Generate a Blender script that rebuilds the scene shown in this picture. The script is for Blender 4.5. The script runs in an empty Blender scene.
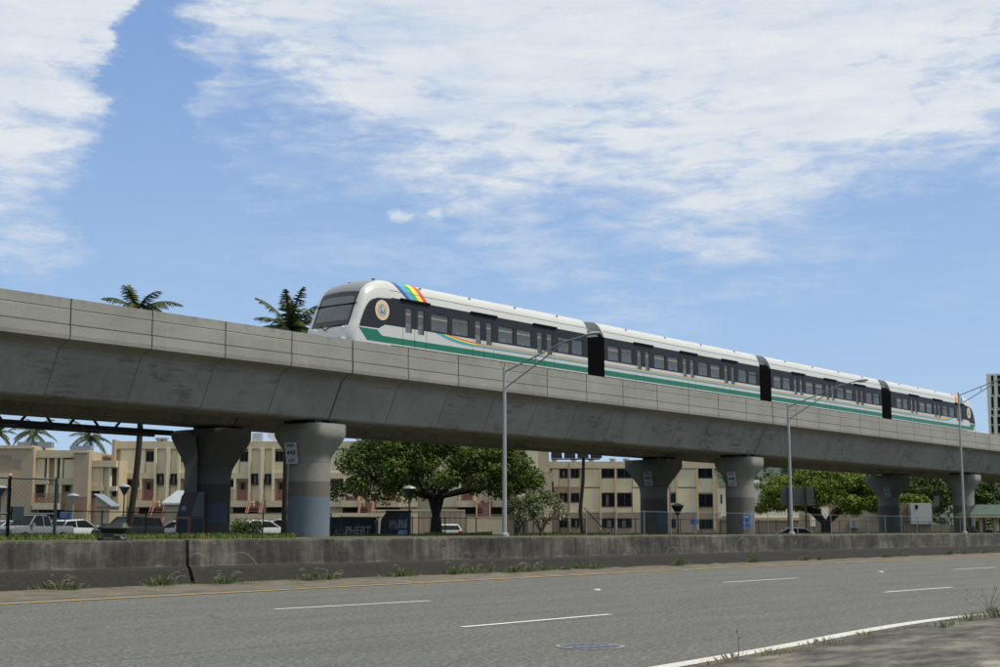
import bpy, math, random
from mathutils import Vector, Matrix
random.seed(7)
R_ = math.radians
sc = bpy.context.scene
col = sc.collection

# ---------------------------------------------------------------- camera
# World: +X runs along the railway to the right, +Y away from the road, Z up, road at z=0.
FPX = 1400.0                      # focal length for a 1000 px wide picture
PITCH = math.atan(195.5 / FPX)
HEAD = R_(37.9)                   # angle between view direction and the track
EYE = 1.1
cam = bpy.data.cameras.new('camera'); cam_o = bpy.data.objects.new('camera', cam); col.objects.link(cam_o)
cam.sensor_width = 36; cam.lens = 36 * FPX / 1000; cam.clip_start = 0.1; cam.clip_end = 6000
FW = Vector((math.cos(HEAD), math.sin(HEAD), 0)); RT = Vector((math.sin(HEAD), -math.cos(HEAD), 0)); UP = Vector((0, 0, 1))
cam_o.location = (0, 0, EYE)
look = FW * math.cos(PITCH) + UP * math.sin(PITCH)
cam_o.rotation_euler = look.to_track_quat('-Z', 'Y').to_euler()
sc.camera = cam_o
sc.render.resolution_x = 1024; sc.render.resolution_y = 683

# ---------------------------------------------------------------- sky, sun, exposure
SUN_EL = R_(58); SUN_AZ = math.atan2(-0.80, 0.45)       # world angle of the sun's horizontal direction
w = bpy.data.worlds.new("World"); sc.world = w; w.use_nodes = True
nt = w.node_tree; N = nt.nodes; L = nt.links
for n in list(N): N.remove(n)
def mth(op, a, b=None, c=None, tree=None, clamp=False):
    t = tree or nt
    n = t.nodes.new('ShaderNodeMath'); n.operation = op; n.use_clamp = clamp
    for i, v in enumerate((a, b, c)):
        if v is None: continue
        if hasattr(v, 'is_output'): t.links.new(v, n.inputs[i])
        else: n.inputs[i].default_value = v
    return n.outputs[0]
def vdot(a, v):
    n = N.new('ShaderNodeVectorMath'); n.operation = 'DOT_PRODUCT'; L.new(a, n.inputs[0]); n.inputs[1].default_value = v
    return n.outputs['Value']
out = N.new('ShaderNodeOutputWorld'); bg = N.new('ShaderNodeBackground'); L.new(bg.outputs[0], out.inputs[0])
sky = N.new('ShaderNodeTexSky'); sky.sky_type = 'NISHITA'; sky.sun_disc = False
sky.sun_elevation = SUN_EL; sky.sun_rotation = math.pi / 2 - SUN_AZ; sky.altitude = 0
sky.air_density = 1.0; sky.dust_density = 0.6; sky.ozone_density = 2.0
tc = N.new('ShaderNodeTexCoord'); D = tc.outputs['Generated']
dr, df, dz = vdot(D, RT), vdot(D, FW), vdot(D, UP)
az = mth('ARCTAN2', dr, df); el = mth('ARCSINE', dz)
zz = mth('ADD', mth('MAXIMUM', dz, 0.0), 0.10)
def comb(x, y, z=0.0):
    n = N.new('ShaderNodeCombineXYZ')
    for i, v in enumerate((x, y, z)):
        if hasattr(v, 'is_output'): L.new(v, n.inputs[i])
        else: n.inputs[i].default_value = v
    return n.outputs[0]
def noise(vec, scale, detail=6, rough=0.55, dist=0.0, tree=None):
    t = tree or nt
    n = t.nodes.new('ShaderNodeTexNoise'); n.inputs['Scale'].default_value = scale
    n.inputs['Detail'].default_value = detail; n.inputs['Roughness'].default_value = rough
    n.inputs['Distortion'].default_value = dist
    if vec is not None: t.links.new(vec, n.inputs['Vector'])
    return n.outputs[0]
def ramp(fac, stops, tree=None):
    t = tree or nt
    n = t.nodes.new('ShaderNodeValToRGB')
    if hasattr(fac, 'is_output'): t.links.new(fac, n.inputs[0])
    cr = n.color_ramp
    while len(cr.elements) > 1: cr.elements.remove(cr.elements[-1])
    for i, (p, c) in enumerate(stops):
        if not hasattr(c, '__len__'): c = (c, c, c)
        e = cr.elements[0] if i == 0 else cr.elements.new(p)
        e.position = p; e.color = (*c, 1)
    return n.outputs[0]
def mixc(fac, a, b, tree=None, typ='MIX'):
    t = tree or nt
    n = t.nodes.new('ShaderNodeMix'); n.data_type = 'RGBA'; n.blend_type = typ
    for s, v in ((n.inputs[0], fac), (n.inputs[6], a), (n.inputs[7], b)):
        if hasattr(v, 'is_output'): t.links.new(v, s)
        elif hasattr(v, '__len__'): s.default_value = (*v[:3], 1)
        else: s.default_value = v
    return n.outputs[2]
# cloud sheet: noise on a flat layer overhead, its edges set by world direction
lay = comb(mth('DIVIDE', dr, zz), mth('MULTIPLY', mth('DIVIDE', df, zz), 1.0))
wob = noise(comb(mth('MULTIPLY', az, 9.0), mth('MULTIPLY', el, 16.0)), 1.0, 7, 0.62)
wob2 = noise(comb(mth('MULTIPLY', az, 9.0), mth('MULTIPLY', el, 20.0), 5.0), 1.0, 7, 0.62)
azp = mth('ADD', az, mth('MULTIPLY', mth('SUBTRACT', wob2, 0.5), 0.16))
f_az = mth('DIVIDE', mth('ADD', azp, 0.6), 1.2, clamp=True)
def A(px): return ((px - 500) / 1413.0 + 0.6) / 1.2
e0 = ramp(f_az, [(0.0, 0.30), (A(-60), 0.135), (A(0), 0.14), (A(60), 0.165), (A(105), 0.245), (A(130), 0.40), (A(158), 0.40),
                 (A(195), 0.270), (A(300), 0.245), (A(400), 0.205), (A(520), 0.175), (A(700), 0.175), (A(900), 0.19), (A(1000), 0.215), (1.0, 0.30)])
edge = mth('SUBTRACT', el, mth('ADD', e0, mth('MULTIPLY', mth('SUBTRACT', wob, 0.5), -0.22)))
cov = mth('MULTIPLY', mth('ADD', edge, 0.025), 9.5, clamp=True)
streak = noise(comb(mth('MULTIPLY', az, 7.0), mth('ADD', mth('MULTIPLY', el, 34.0), mth('MULTIPLY', az, 3.0)), 1.0), 1.0, 8, 0.6, 0.4)
fine = noise(comb(mth('ADD', mth('MULTIPLY', az, 26.0), mth('MULTIPLY', el, 22.0)), mth('ADD', mth('MULTIPLY', el, 95.0), mth('MULTIPLY', az, -8.0)), 3.0), 1.0, 8, 0.62, 0.4)
tex = mth('ADD', mth('MULTIPLY', streak, 0.52), mth('MULTIPLY', fine, 0.48))
dens = mth('MULTIPLY', mth('SUBTRACT', mth('ADD', tex, mth('MULTIPLY', mth('MULTIPLY', edge, 1.7), 1.0, clamp=True)), 0.44), 4.2, clamp=True)
c1 = mth('MULTIPLY', cov, dens)
# thin veils lower down
veil = mth('MULTIPLY', mth('SUBTRACT', mth('ADD', mth('MULTIPLY', streak, .6), mth('MULTIPLY', fine, .4)), 0.46), 3.6, clamp=True)
vm = mth('MULTIPLY', mth('SUBTRACT', 1.0, mth('DIVIDE', mth('ABSOLUTE', mth('SUBTRACT', el, 0.185)), 0.075), clamp=True),
         mth('SUBTRACT', 1.0, mth('DIVIDE', mth('ABSOLUTE', mth('SUBTRACT', az, 0.07)), 0.36), clamp=True))
c2 = mth('MULTIPLY', mth('MULTIPLY', veil, vm), 0.85)
lm = mth('MULTIPLY', mth('SUBTRACT', 1.0, mth('DIVIDE', mth('ABSOLUTE', mth('SUBTRACT', el, 0.19)), 0.03), clamp=True),
         mth('MULTIPLY', mth('SUBTRACT', -0.30, az), 12.0, clamp=True))
c2b = mth('MULTIPLY', mth('MULTIPLY', veil, lm), 0.9)
# small cloud scrap
def blob(px, py, rx, ry):
    a = mth('DIVIDE', mth('SUBTRACT', az, (px - 500) / 1413.), rx / 1413.); b = mth('DIVIDE', mth('SUBTRACT', el, (531 - py) / 1413.), ry / 1413.)
    return mth('SUBTRACT', 1.0, mth('SQRT', mth('ADD', mth('MULTIPLY', a, a), mth('MULTIPLY', b, b))), clamp=True)
sn = noise(comb(mth('MULTIPLY', az, 60.0), mth('MULTIPLY', el, 80.0)), 1.0, 6, 0.65)
sb = mth('MULTIPLY', mth('SUBTRACT', mth('ADD', mth('MULTIPLY', mth('MAXIMUM', blob(430, 212, 34, 24), blob(397, 217, 36, 18)), 0.75), mth('MULTIPLY', sn, 1.4)), 1.12), 3.0, clamp=True)
call = mth('MAXIMUM', mth('MAXIMUM', c1, mth('MULTIPLY', sb, 0.8)), mth('MAXIMUM', c2, c2b))
shade = noise(comb(mth('MULTIPLY', az, 6.0), mth('MULTIPLY', el, 22.0), 9.0), 1.0, 6, 0.55)
CL = 1.0
ripple = noise(comb(mth('ADD', mth('MULTIPLY', az, 5.0), mth('MULTIPLY', el, 6.0)), mth('MULTIPLY', el, 52.0), 12.0), 1.0, 5, 0.5, 0.5)
ccol = ramp(mth('ADD', mth('ADD', mth('MULTIPLY', shade, 0.35), mth('MULTIPLY', ripple, 0.35)), mth('MULTIPLY', fine, 0.30)), [(0.36, (5.0*CL, 6.0*CL, 7.5*CL)), (0.48, (6.7*CL, 7.2*CL, 7.8*CL)), (0.60, (7.7*CL, 7.95*CL, 8.1*CL))])
blue = ramp(mth('MULTIPLY', el, 1.6, clamp=True), [(0.0, (4.4, 6.0, 7.9)), (0.22, (3.45, 5.15, 7.8)), (0.55, (2.25, 3.75, 6.8)), (1.0, (1.5, 2.8, 5.5))])
skyc = mixc(0.85, sky.outputs[0], blue)
L.new(mixc(mth('MULTIPLY', call, 0.93), skyc, ccol), bg.inputs[0])
bg.inputs[1].default_value = 0.10
sun = bpy.data.lights.new('sun', 'SUN'); sun.energy = 3.4; sun.angle = R_(6.0); sun.color = (1.0, 0.955, 0.83)
sun_o = bpy.data.objects.new('sun', sun); col.objects.link(sun_o)
sdir = Vector((math.cos(SUN_EL) * math.cos(SUN_AZ), math.cos(SUN_EL) * math.sin(SUN_AZ), math.sin(SUN_EL)))
sun_o.rotation_euler = sdir.to_track_quat('Z', 'Y').to_euler(); sun_o.location = (0, 0, 60)
sc.view_settings.view_transform = 'Standard'; sc.view_settings.look = 'None'
sc.view_settings.exposure = 0.09; sc.view_settings.gamma = 1.0; sc.view_settings.use_curve_mapping = False

# ---------------------------------------------------------------- turning photo points into places
def ray(px, py):
    x = px - 500; y = 333.5 - py
    f = FPX * math.cos(PITCH) - y * math.sin(PITCH); u = FPX * math.sin(PITCH) + y * math.cos(PITCH)
    return RT * x + FW * f + UP * u, (x, f, u)
def atY(px, py, Y):
    d, _ = ray(px, py); t = Y / d.y
    return Vector((0, 0, EYE)) + d * t
def atZ(px, py, z):
    d, _ = ray(px, py); t = (z - EYE) / d.z
    return Vector((0, 0, EYE)) + d * t
def atF(px, py, dist):                     # lateral, height at forward distance
    _, (x, f, u) = ray(px, py)
    return x * dist / f, EYE + u * dist / f
def wF(lat, dist, z): return RT * lat + FW * dist + UP * z

# ---------------------------------------------------------------- materials
MATS = {}
def mat(name, color, rough=0.8, var=0.0, vscale=3.0, metal=0.0, bump=0.0, bscale=40.0, spec=None, emit=None, stretch=None, var2=None):
    if name in MATS: return MATS[name]
    m = bpy.data.materials.new(name); m.use_nodes = True; t = m.node_tree
    b = t.nodes['Principled BSDF']; b.inputs['Roughness'].default_value = rough; b.inputs['Metallic'].default_value = metal
    b.inputs['Base Color'].default_value = (*color, 1)
    if spec is not None: b.inputs['Specular IOR Level'].default_value = spec
    tcn = t.nodes.new('ShaderNodeTexCoord'); mp = t.nodes.new('ShaderNodeMapping'); t.links.new(tcn.outputs['Object'], mp.inputs[0])
    if stretch: mp.inputs['Scale'].default_value = stretch
    if var:
        n1 = noise(mp.outputs[0], vscale, 6, 0.6, tree=t)
        n2 = noise(mp.outputs[0], vscale * 9, 4, 0.6, tree=t)
        s = mth('ADD', mth('MULTIPLY', n1, 0.65, tree=t), mth('MULTIPLY', n2, 0.35, tree=t), tree=t)
        lo = tuple(c * (1 - var) for c in color); hi = tuple(min(1, c * (1 + var)) for c in (var2 or color))
        t.links.new(ramp(s, [(0.34, lo), (0.66, hi)], tree=t), b.inputs['Base Color'])
    if bump:
        bn = t.nodes.new('ShaderNodeBump'); bn.inputs['Strength'].default_value = bump; bn.inputs['Distance'].default_value = 0.02
        t.links.new(noise(mp.outputs[0], bscale, 4, 0.6, tree=t), bn.inputs['Height']); t.links.new(bn.outputs[0], b.inputs['Normal'])
    if emit:
        b.inputs['Emission Color'].default_value = (*emit[:3], 1); b.inputs['Emission Strength'].default_value = emit[3]
    MATS[name] = m
    return m
def glass_mat(name, tint=(0.25, 0.27, 0.28), rough=0.03, base_gloss=0.08, haze=0.0):
    m = bpy.data.materials.new(name); m.use_nodes = True; t = m.node_tree; nn = t.nodes
    for n in list(nn): nn.remove(n)
    o = nn.new('ShaderNodeOutputMaterial'); mx = nn.new('ShaderNodeMixShader'); tr = nn.new('ShaderNodeBsdfTransparent'); gl = nn.new('ShaderNodeBsdfGlossy')
    tr.inputs[0].default_value = (*tint, 1); gl.inputs['Roughness'].default_value = rough
    fr = nn.new('ShaderNodeLayerWeight'); fr.inputs[0].default_value = 0.25
    f = mth('ADD', mth('MULTIPLY', fr.outputs['Fresnel'], 0.8, tree=t), base_gloss, tree=t, clamp=True)
    t.links.new(f, mx.inputs[0]); t.links.new(tr.outputs[0], mx.inputs[1]); t.links.new(gl.outputs[0], mx.inputs[2])
    if haze:
        df_ = nn.new('ShaderNodeBsdfDiffuse'); df_.inputs[0].default_value = (0.36, 0.34, 0.29, 1); m2 = nn.new('ShaderNodeMixShader'); m2.inputs[0].default_value = haze
        t.links.new(tr.outputs[0], m2.inputs[1]); t.links.new(df_.outputs[0], m2.inputs[2]); t.links.new(m2.outputs[0], mx.inputs[1])
    t.links.new(mx.outputs[0], o.inputs[0])
    MATS[name] = m; return m
def nodes_of(name):
    m = bpy.data.materials.new(name); m.use_nodes = True; t = m.node_tree; MATS[name] = m
    tcn = t.nodes.new('ShaderNodeTexCoord'); sp = t.nodes.new('ShaderNodeSeparateXYZ'); t.links.new(tcn.outputs['Object'], sp.inputs[0])
    def xyz(sx, sy, sz, off=0.0):
        mp = t.nodes.new('ShaderNodeMapping'); mp.inputs['Scale'].default_value = (sx, sy, sz); mp.inputs['Location'].default_value = (off, off, off)
        t.links.new(tcn.outputs['Object'], mp.inputs[0]); return mp.outputs[0]
    return m, t, t.nodes['Principled BSDF'], sp.outputs, xyz

# viaduct concrete: grey, faint form marks, dark smears
m, t, b, (ox, oy, oz), xyz = nodes_of('viaduct_concrete')
big = noise(xyz(0.25, 0.4, 0.5), 1.0, 6, 0.6, tree=t); sm = noise(xyz(1.1, 1.2, 5.0, 3), 1.0, 8, 0.72, tree=t)
gr = noise(xyz(14, 14, 14), 1.0, 5, 0.7, tree=t); area = noise(xyz(0.45, 0.3, 0.6, 8), 1.0, 3, 0.5, tree=t)
base = ramp(big, [(0.3, (0.218, 0.214, 0.188)), (0.7, (0.312, 0.307, 0.274))], tree=t)
base = mixc(mth('MULTIPLY', mth('SUBTRACT', gr, 0.45, tree=t), 1.1, tree=t, clamp=True), base, (0.150, 0.145, 0.120), tree=t)
smear = mth('MULTIPLY', mth('MULTIPLY', mth('SUBTRACT', sm, 0.485, tree=t), 8.0, tree=t, clamp=True), mth('MULTIPLY', mth('SUBTRACT', area, 0.44, tree=t), 7.0, tree=t, clamp=True), tree=t)
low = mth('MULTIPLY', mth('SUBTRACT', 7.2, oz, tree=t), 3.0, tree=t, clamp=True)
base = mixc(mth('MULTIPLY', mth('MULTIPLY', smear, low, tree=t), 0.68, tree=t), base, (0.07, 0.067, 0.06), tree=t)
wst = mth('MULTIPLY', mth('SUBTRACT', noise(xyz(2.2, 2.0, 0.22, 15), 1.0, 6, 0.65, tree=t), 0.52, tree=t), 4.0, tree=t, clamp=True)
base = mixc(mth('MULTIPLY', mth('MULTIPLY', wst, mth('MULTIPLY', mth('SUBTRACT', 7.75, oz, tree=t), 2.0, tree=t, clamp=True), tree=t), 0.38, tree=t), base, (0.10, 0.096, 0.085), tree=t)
wlt = mth('MULTIPLY', mth('SUBTRACT', noise(xyz(1.6, 2.0, 0.3, 25), 1.0, 6, 0.7, tree=t), 0.56, tree=t), 5.0, tree=t, clamp=True)
base = mixc(mth('MULTIPLY', wlt, 0.22, tree=t), base, (0.42, 0.41, 0.37), tree=t)
topd = mth('MULTIPLY', mth('SUBTRACT', oz, 8.35, tree=t), 2.6, tree=t, clamp=True)
drip = mth('MULTIPLY', mth('SUBTRACT', noise(xyz(3.5, 3, 0.5), 1.0, 4, 0.6, tree=t), 0.50, tree=t), 4.0, tree=t, clamp=True)
base = mixc(mth('MULTIPLY', mth('MULTIPLY', drip, topd, tree=t), 0.7, tree=t), base, (0.075, 0.072, 0.066), tree=t)
t.links.new(base, b.inputs['Base Color']); b.inputs['Roughness'].default_value = 0.9
bn = t.nodes.new('ShaderNodeBump'); bn.inputs['Strength'].default_value = 0.35; bn.inputs['Distance'].default_value = 0.02
t.links.new(gr, bn.inputs['Height']); t.links.new(bn.outputs[0], b.inputs['Normal'])

def pier_mat(name, blue_from, blue_box=None, kk=1.0):
    m, t, b, (ox, oy, oz), xyz = nodes_of(name)
    n = noise(xyz(0.8, 0.8, 0.8), 1.0, 7, 0.65, tree=t); g = noise(xyz(12, 12, 12), 1.0, 4, 0.7, tree=t)
    s = mth('ADD', mth('MULTIPLY', n, 0.6, tree=t), mth('MULTIPLY', g, 0.4, tree=t), tree=t)
    lt = ramp(s, [(0.35, (0.185, 0.179, 0.152)), (0.65, (0.262, 0.255, 0.222))], tree=t)
    dk = ramp(s, [(0.35, (0.115, 0.102, 0.085)), (0.65, (0.15, 0.137, 0.117))], tree=t)
    bl = ramp(s, [(0.35, (0.115, 0.145, 0.18)), (0.65, (0.14, 0.17, 0.205))], tree=t)
    c = mixc(mth('LESS_THAN', oz, 2.33, tree=t), lt, dk, tree=t)
    f = mth('LESS_THAN', oz, blue_from, tree=t)
    if blue_box:
        f = mth('MULTIPLY', f, mth('MULTIPLY', mth('GREATER_THAN', oz, blue_box[0], tree=t), mth('GREATER_THAN', ox, blue_box[1], tree=t), tree=t), tree=t)
        f = mth('MULTIPLY', f, mth('LESS_THAN', oy, 0.5, tree=t), tree=t)
        f = mth('MULTIPLY', f, mth('LESS_THAN', ox, blue_box[2], tree=t), tree=t)
    c = mixc(f, c, bl, tree=t)
    line = mth('LESS_THAN', mth('ABSOLUTE', mth('SUBTRACT', oz, 3.12, tree=t), tree=t), 0.02, tree=t)
    c = mixc(mth('MULTIPLY', line, 0.5, tree=t), c, (0.09, 0.085, 0.08), tree=t)
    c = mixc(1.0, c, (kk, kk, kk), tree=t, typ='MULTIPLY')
    t.links.new(c, b.inputs['Base Color']); b.inputs['Roughness'].default_value = 0.88
    bn = t.nodes.new('ShaderNodeBump'); bn.inputs['Strength'].default_value = 0.3; bn.inputs['Distance'].default_value = 0.02
    t.links.new(g, bn.inputs['Height']); t.links.new(bn.outputs[0], b.inputs['Normal'])
    return m
pier_mat('pier_paint_band', 1.70); pier_mat('pier_paint_patch', 1.50, (0.66, -0.62, 0.25)); pier_mat('pier_plain', -5); pier_mat('pier_rear_shaded', 1.50, (0.66, -0.62, 0.25), .70)  # rear pier colour is darkened to put the near deck's shade into it

# asphalt
m, t, b, (ox, oy, oz), xyz = nodes_of('asphalt')
f1 = noise(xyz(38, 38, 38), 1.0, 3, 0.8, tree=t); f2 = noise(xyz(0.35, 1.6, 1), 1.0, 6, 0.6, tree=t)
f3 = noise(xyz(9, 9, 9, 4), 1.0, 5, 0.75, tree=t)
base = ramp(f2, [(0.3, (0.086, 0.085, 0.073)), (0.7, (0.112, 0.110, 0.096))], tree=t)
f4 = noise(xyz(20, 20, 20, 2), 1.0, 2, 0.6, tree=t)
spk = mth('ADD', mth('ADD', mth('MULTIPLY', f1, 0.4, tree=t), mth('MULTIPLY', f4, 0.4, tree=t), tree=t), mth('MULTIPLY', f3, 0.2, tree=t), tree=t)
base = mixc(0.9, base, ramp(spk, [(0.38, 0.32), (0.5, 0.95), (0.61, 2.1)], tree=t), tree=t, typ='MULTIPLY')
def seam(y0, wdt, wig, k):
    nz = noise(xyz(0.5, 0.0, 0.0, k), 1.0, 6, 0.7, tree=t)
    d = mth('ABSOLUTE', mth('SUBTRACT', oy, mth('ADD', y0, mth('MULTIPLY', mth('SUBTRACT', nz, 0.5, tree=t), wig, tree=t), tree=t), tree=t), tree=t)
    return mth('MULTIPLY', mth('LESS_THAN', d, wdt, tree=t), mth('GREATER_THAN', noise(xyz(2.0, 0, 0, k + 3), 1.0, 4, 0.6, tree=t), 0.42, tree=t), tree=t)
for (y0, wd, wg, k) in ((10.02, 0.022, 0.10, 1), (14.6, 0.014, 0.25, 7), (11.9, 0.010, 0.3, 13)):
    base = mixc(mth('MULTIPLY', seam(y0, wd, wg, k), 0.72, tree=t), base, (0.035, 0.034, 0.032), tree=t)
# tyre paths: slightly darker and smoother, with stains between
for yc in (11.3, 12.9, 15.0, 16.7, 8.0, 9.2):
    wv = mth('SUBTRACT', 1.0, mth('DIVIDE', mth('ABSOLUTE', mth('SUBTRACT', oy, mth('ADD', yc, mth('MULTIPLY', mth('SUBTRACT', noise(xyz(.06, 0, 0, yc), 1.0, 2, .5, tree=t), .5, tree=t), .8, tree=t), tree=t), tree=t), tree=t), 0.42, tree=t), tree=t, clamp=True)
    base = mixc(mth('MULTIPLY', wv, 0.20, tree=t), base, (0.055, 0.054, 0.048), tree=t)
st = mth('MULTIPLY', mth('SUBTRACT', noise(xyz(.5, 1.3, 1, 21), 1.0, 5, .7, tree=t), 0.60, tree=t), 7.0, tree=t, clamp=True)
base = mixc(mth('MULTIPLY', st, 0.35, tree=t), base, (0.05, 0.048, 0.043), tree=t)
vc = t.nodes.new('ShaderNodeTexVoronoi'); vc.feature = 'DISTANCE_TO_EDGE'; vc.inputs['Scale'].default_value = 1.0
wx_ = noise(xyz(1.5, 1.5, 1), 1.0, 5, .7, tree=t); cv = t.nodes.new('ShaderNodeCombineXYZ'); t.links.new(mth('ADD', mth('MULTIPLY', ox, .16, tree=t), mth('MULTIPLY', wx_, .35, tree=t), tree=t), cv.inputs[0]); t.links.new(mth('ADD', mth('MULTIPLY', oy, .35, tree=t), mth('MULTIPLY', wx_, .35, tree=t), tree=t), cv.inputs[1]); t.links.new(cv.outputs[0], vc.inputs['Vector'])
ck = mth('MULTIPLY', mth('LESS_THAN', vc.outputs['Distance'], 0.0028, tree=t), mth('GREATER_THAN', noise(xyz(.15, .3, 1, 31), 1.0, 3, .5, tree=t), 0.52, tree=t), tree=t)
base = mixc(mth('MULTIPLY', ck, 0.6, tree=t), base, (0.03, 0.029, 0.027), tree=t)
t.links.new(base, b.inputs['Base Color']); b.inputs['Roughness'].default_value = 0.93
bn = t.nodes.new('ShaderNodeBump'); bn.inputs['Strength'].default_value = 0.5; bn.inputs['Distance'].default_value = 0.01
t.links.new(f1, bn.inputs['Height']); t.links.new(bn.outputs[0], b.inputs['Normal'])
mat('shoulder_dirt', (0.118, 0.103, 0.076), 0.95, 0.45, 2.0, bump=0.4)
# worn road paint
def paint(name, c, wear, under=(0.13, 0.128, 0.12)):
    m, t, b, (ox, oy, oz), xyz = nodes_of(name)
    n = noise(xyz(5, 22, 5), 1.0, 7, 0.75, tree=t)
    f = mth('MULTIPLY', mth('SUBTRACT', n, wear, tree=t), 9.0, tree=t, clamp=True)
    t.links.new(mixc(f, c, under, tree=t), b.inputs['Base Color']); b.inputs['Roughness'].default_value = 0.8
paint('white_paint', (0.60, 0.585, 0.53), 0.60, (0.12, 0.118, 0.11)); paint('edge_paint', (0.52, 0.505, 0.45), 0.585, (0.13, 0.128, 0.12)); paint('yellow_paint', (0.46, 0.27, 0.07), 0.56, (0.36, 0.32, 0.22))

# old barrier concrete: pale blotches above, dark foot, scrape arcs left by weeds
m, t, b, (ox, oy, oz), xyz = nodes_of('barrier_concrete')
n1 = noise(xyz(0.9, 0, 1.6), 1.0, 7, 0.7, tree=t); n2 = noise(xyz(5.5, 0, 0.9, 5), 1.0, 6, 0.65, tree=t); n3 = noise(xyz(25, 25, 25), 1.0, 4, 0.7, tree=t)
n4 = noise(xyz(0.35, 0, 0.6, 9), 1.0, 4, 0.6, tree=t)
up = ramp(mth('ADD', mth('ADD', mth('MULTIPLY', n1, 0.40, tree=t), mth('MULTIPLY', n2, 0.30, tree=t), tree=t), mth('MULTIPLY', n4, 0.30, tree=t), tree=t),
          [(0.41, (0.014, 0.013, 0.010)), (0.5, (0.050, 0.046, 0.037)), (0.60, (0.135, 0.124, 0.10))], tree=t)
dark = ramp(n3, [(0.3, (0.013, 0.012, 0.009)), (0.7, (0.036, 0.032, 0.025))], tree=t)
nb = noise(xyz(1.3, 0, 0), 1.0, 5, 0.6, tree=t)
wl = mth('MULTIPLY', mth('SUBTRACT', mth('ADD', 0.42, mth('MULTIPLY', mth('SUBTRACT', nb, 0.5, tree=t), 0.12, tree=t), tree=t), oz, tree=t), 28.0, tree=t, clamp=True)
for (sc_, r0, th, off, st) in ((0.85, 0.30, 0.012, 0.0, 0.9), (0.85, 0.42, 0.010, 1.7, 0.7), (1.2, 0.33, 0.012, 3.1, 0.8), (0.6, 0.36, 0.008, 6.3, 0.8)):
    vo = t.nodes.new('ShaderNodeTexVoronoi'); vo.inputs['Scale'].default_value = 1.0; vo.inputs['Randomness'].default_value = 0.8
    wv = noise(xyz(2, 0, 2, off), 1.0, 2, 0.5, tree=t)
    mp = xyz(sc_, 0.0, sc_ * 1.15, off); t.links.new(mp, vo.inputs['Vector'])
    dd = mth('ADD', vo.outputs['Distance'], mth('MULTIPLY', mth('SUBTRACT', wv, 0.5, tree=t), 0.10, tree=t), tree=t)
    sv = t.nodes.new('ShaderNodeSeparateXYZ'); t.links.new(vo.outputs['Position'], sv.inputs[0]); sm_ = t.nodes.new('ShaderNodeSeparateXYZ'); t.links.new(mp, sm_.inputs[0])
    rg = mth('MULTIPLY', mth('LESS_THAN', mth('ABSOLUTE', mth('SUBTRACT', dd, r0, tree=t), tree=t), th * .8, tree=t), mth('GREATER_THAN', mth('SUBTRACT', sm_.outputs[2], sv.outputs[2], tree=t), 0.05, tree=t), tree=t)
    br = mth('MULTIPLY', mth('SUBTRACT', noise(xyz(1.6, 0, 1.6, off + 2), 1.0, 4, 0.7, tree=t), 0.42, tree=t), 6.0, tree=t, clamp=True)
    up = mixc(mth('MULTIPLY', mth('MULTIPLY', rg, br, tree=t), st * 0.8, tree=t), up, (0.17, 0.157, 0.125), tree=t)
t.links.new(mixc(wl, up, dark, tree=t), b.inputs['Base Color']); b.inputs['Roughness'].default_value = 0.95
bn = t.nodes.new('ShaderNodeBump'); bn.inputs['Strength'].default_value = 0.5; bn.inputs['Distance'].default_value = 0.02
t.links.new(n3, bn.inputs['Height']); t.links.new(bn.outputs[0], b.inputs['Normal'])

mat('joint', (0.035, 0.033, 0.03), 0.95); mat('soft_joint', (0.12, 0.117, 0.105), 0.95); mat('deep_joint', (0.012, 0.012, 0.012), 1.0)
# old pavement in the foreground
m, t, b, (ox, oy, oz), xyz = nodes_of('old_pavement')
p1 = noise(xyz(0.9, 2.2, 1), 1.0, 9, 0.74, tree=t); p2 = noise(xyz(20, 20, 20), 1.0, 4, 0.7, tree=t); p3 = noise(xyz(0.5, 0.9, 1, 4), 1.0, 5, 0.6, tree=t)
c = ramp(p1, [(0.38, (0.028, 0.025, 0.020)), (0.5, (0.080, 0.072, 0.057)), (0.60, (0.155, 0.140, 0.110))], tree=t)
c = mixc(mth('MULTIPLY', mth('SUBTRACT', p3, 0.60, tree=t), 12.0, tree=t, clamp=True), c, (0.25, 0.225, 0.18), tree=t)
c = mixc(0.7, c, ramp(p2, [(0.3, 0.6), (0.7, 1.45)], tree=t), tree=t, typ='MULTIPLY')
t.links.new(c, b.inputs['Base Color']); b.inputs['Roughness'].default_value = 0.95
bn = t.nodes.new('ShaderNodeBump'); bn.inputs['Strength'].default_value = 0.5; bn.inputs['Distance'].default_value = 0.02
t.links.new(p2, bn.inputs['Height']); t.links.new(bn.outputs[0], b.inputs['Normal'])

mat('soil_grass', (0.05, 0.055, 0.025), 1.0, 0.5, 1.2, var2=(0.09, 0.08, 0.045)); mat('edge_dirt', (0.085, 0.072, 0.052), 1.0, 0.5, 3.0, bump=0.5); mat('lot_asphalt', (0.07, 0.07, 0.066), 0.95, 0.2)
mat('stucco_tan', (0.439, 0.357, 0.228), 0.9, 0.10, 0.6, bump=0.2); mat('stucco_cream', (0.639, 0.569, 0.377), 0.9, 0.06, 0.5, bump=0.2)
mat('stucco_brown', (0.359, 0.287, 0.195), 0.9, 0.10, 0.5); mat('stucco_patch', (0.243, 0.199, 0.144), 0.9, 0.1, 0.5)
mat('stucco_taupe', (0.278, 0.234, 0.168), 0.9, 0.10, 0.6); mat('stucco_white', (0.699, 0.673, 0.532), 0.9, 0.06, 0.5)
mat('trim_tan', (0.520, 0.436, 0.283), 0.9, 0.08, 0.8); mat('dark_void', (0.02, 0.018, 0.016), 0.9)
mat('window_glass', (0.008, 0.009, 0.010), 0.25, spec=0.10); mat('window_frame', (0.04, 0.035, 0.03), 0.5); mat('curtain', (0.16, 0.12, 0.11), 0.9, 0.5, 4.0)
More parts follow.
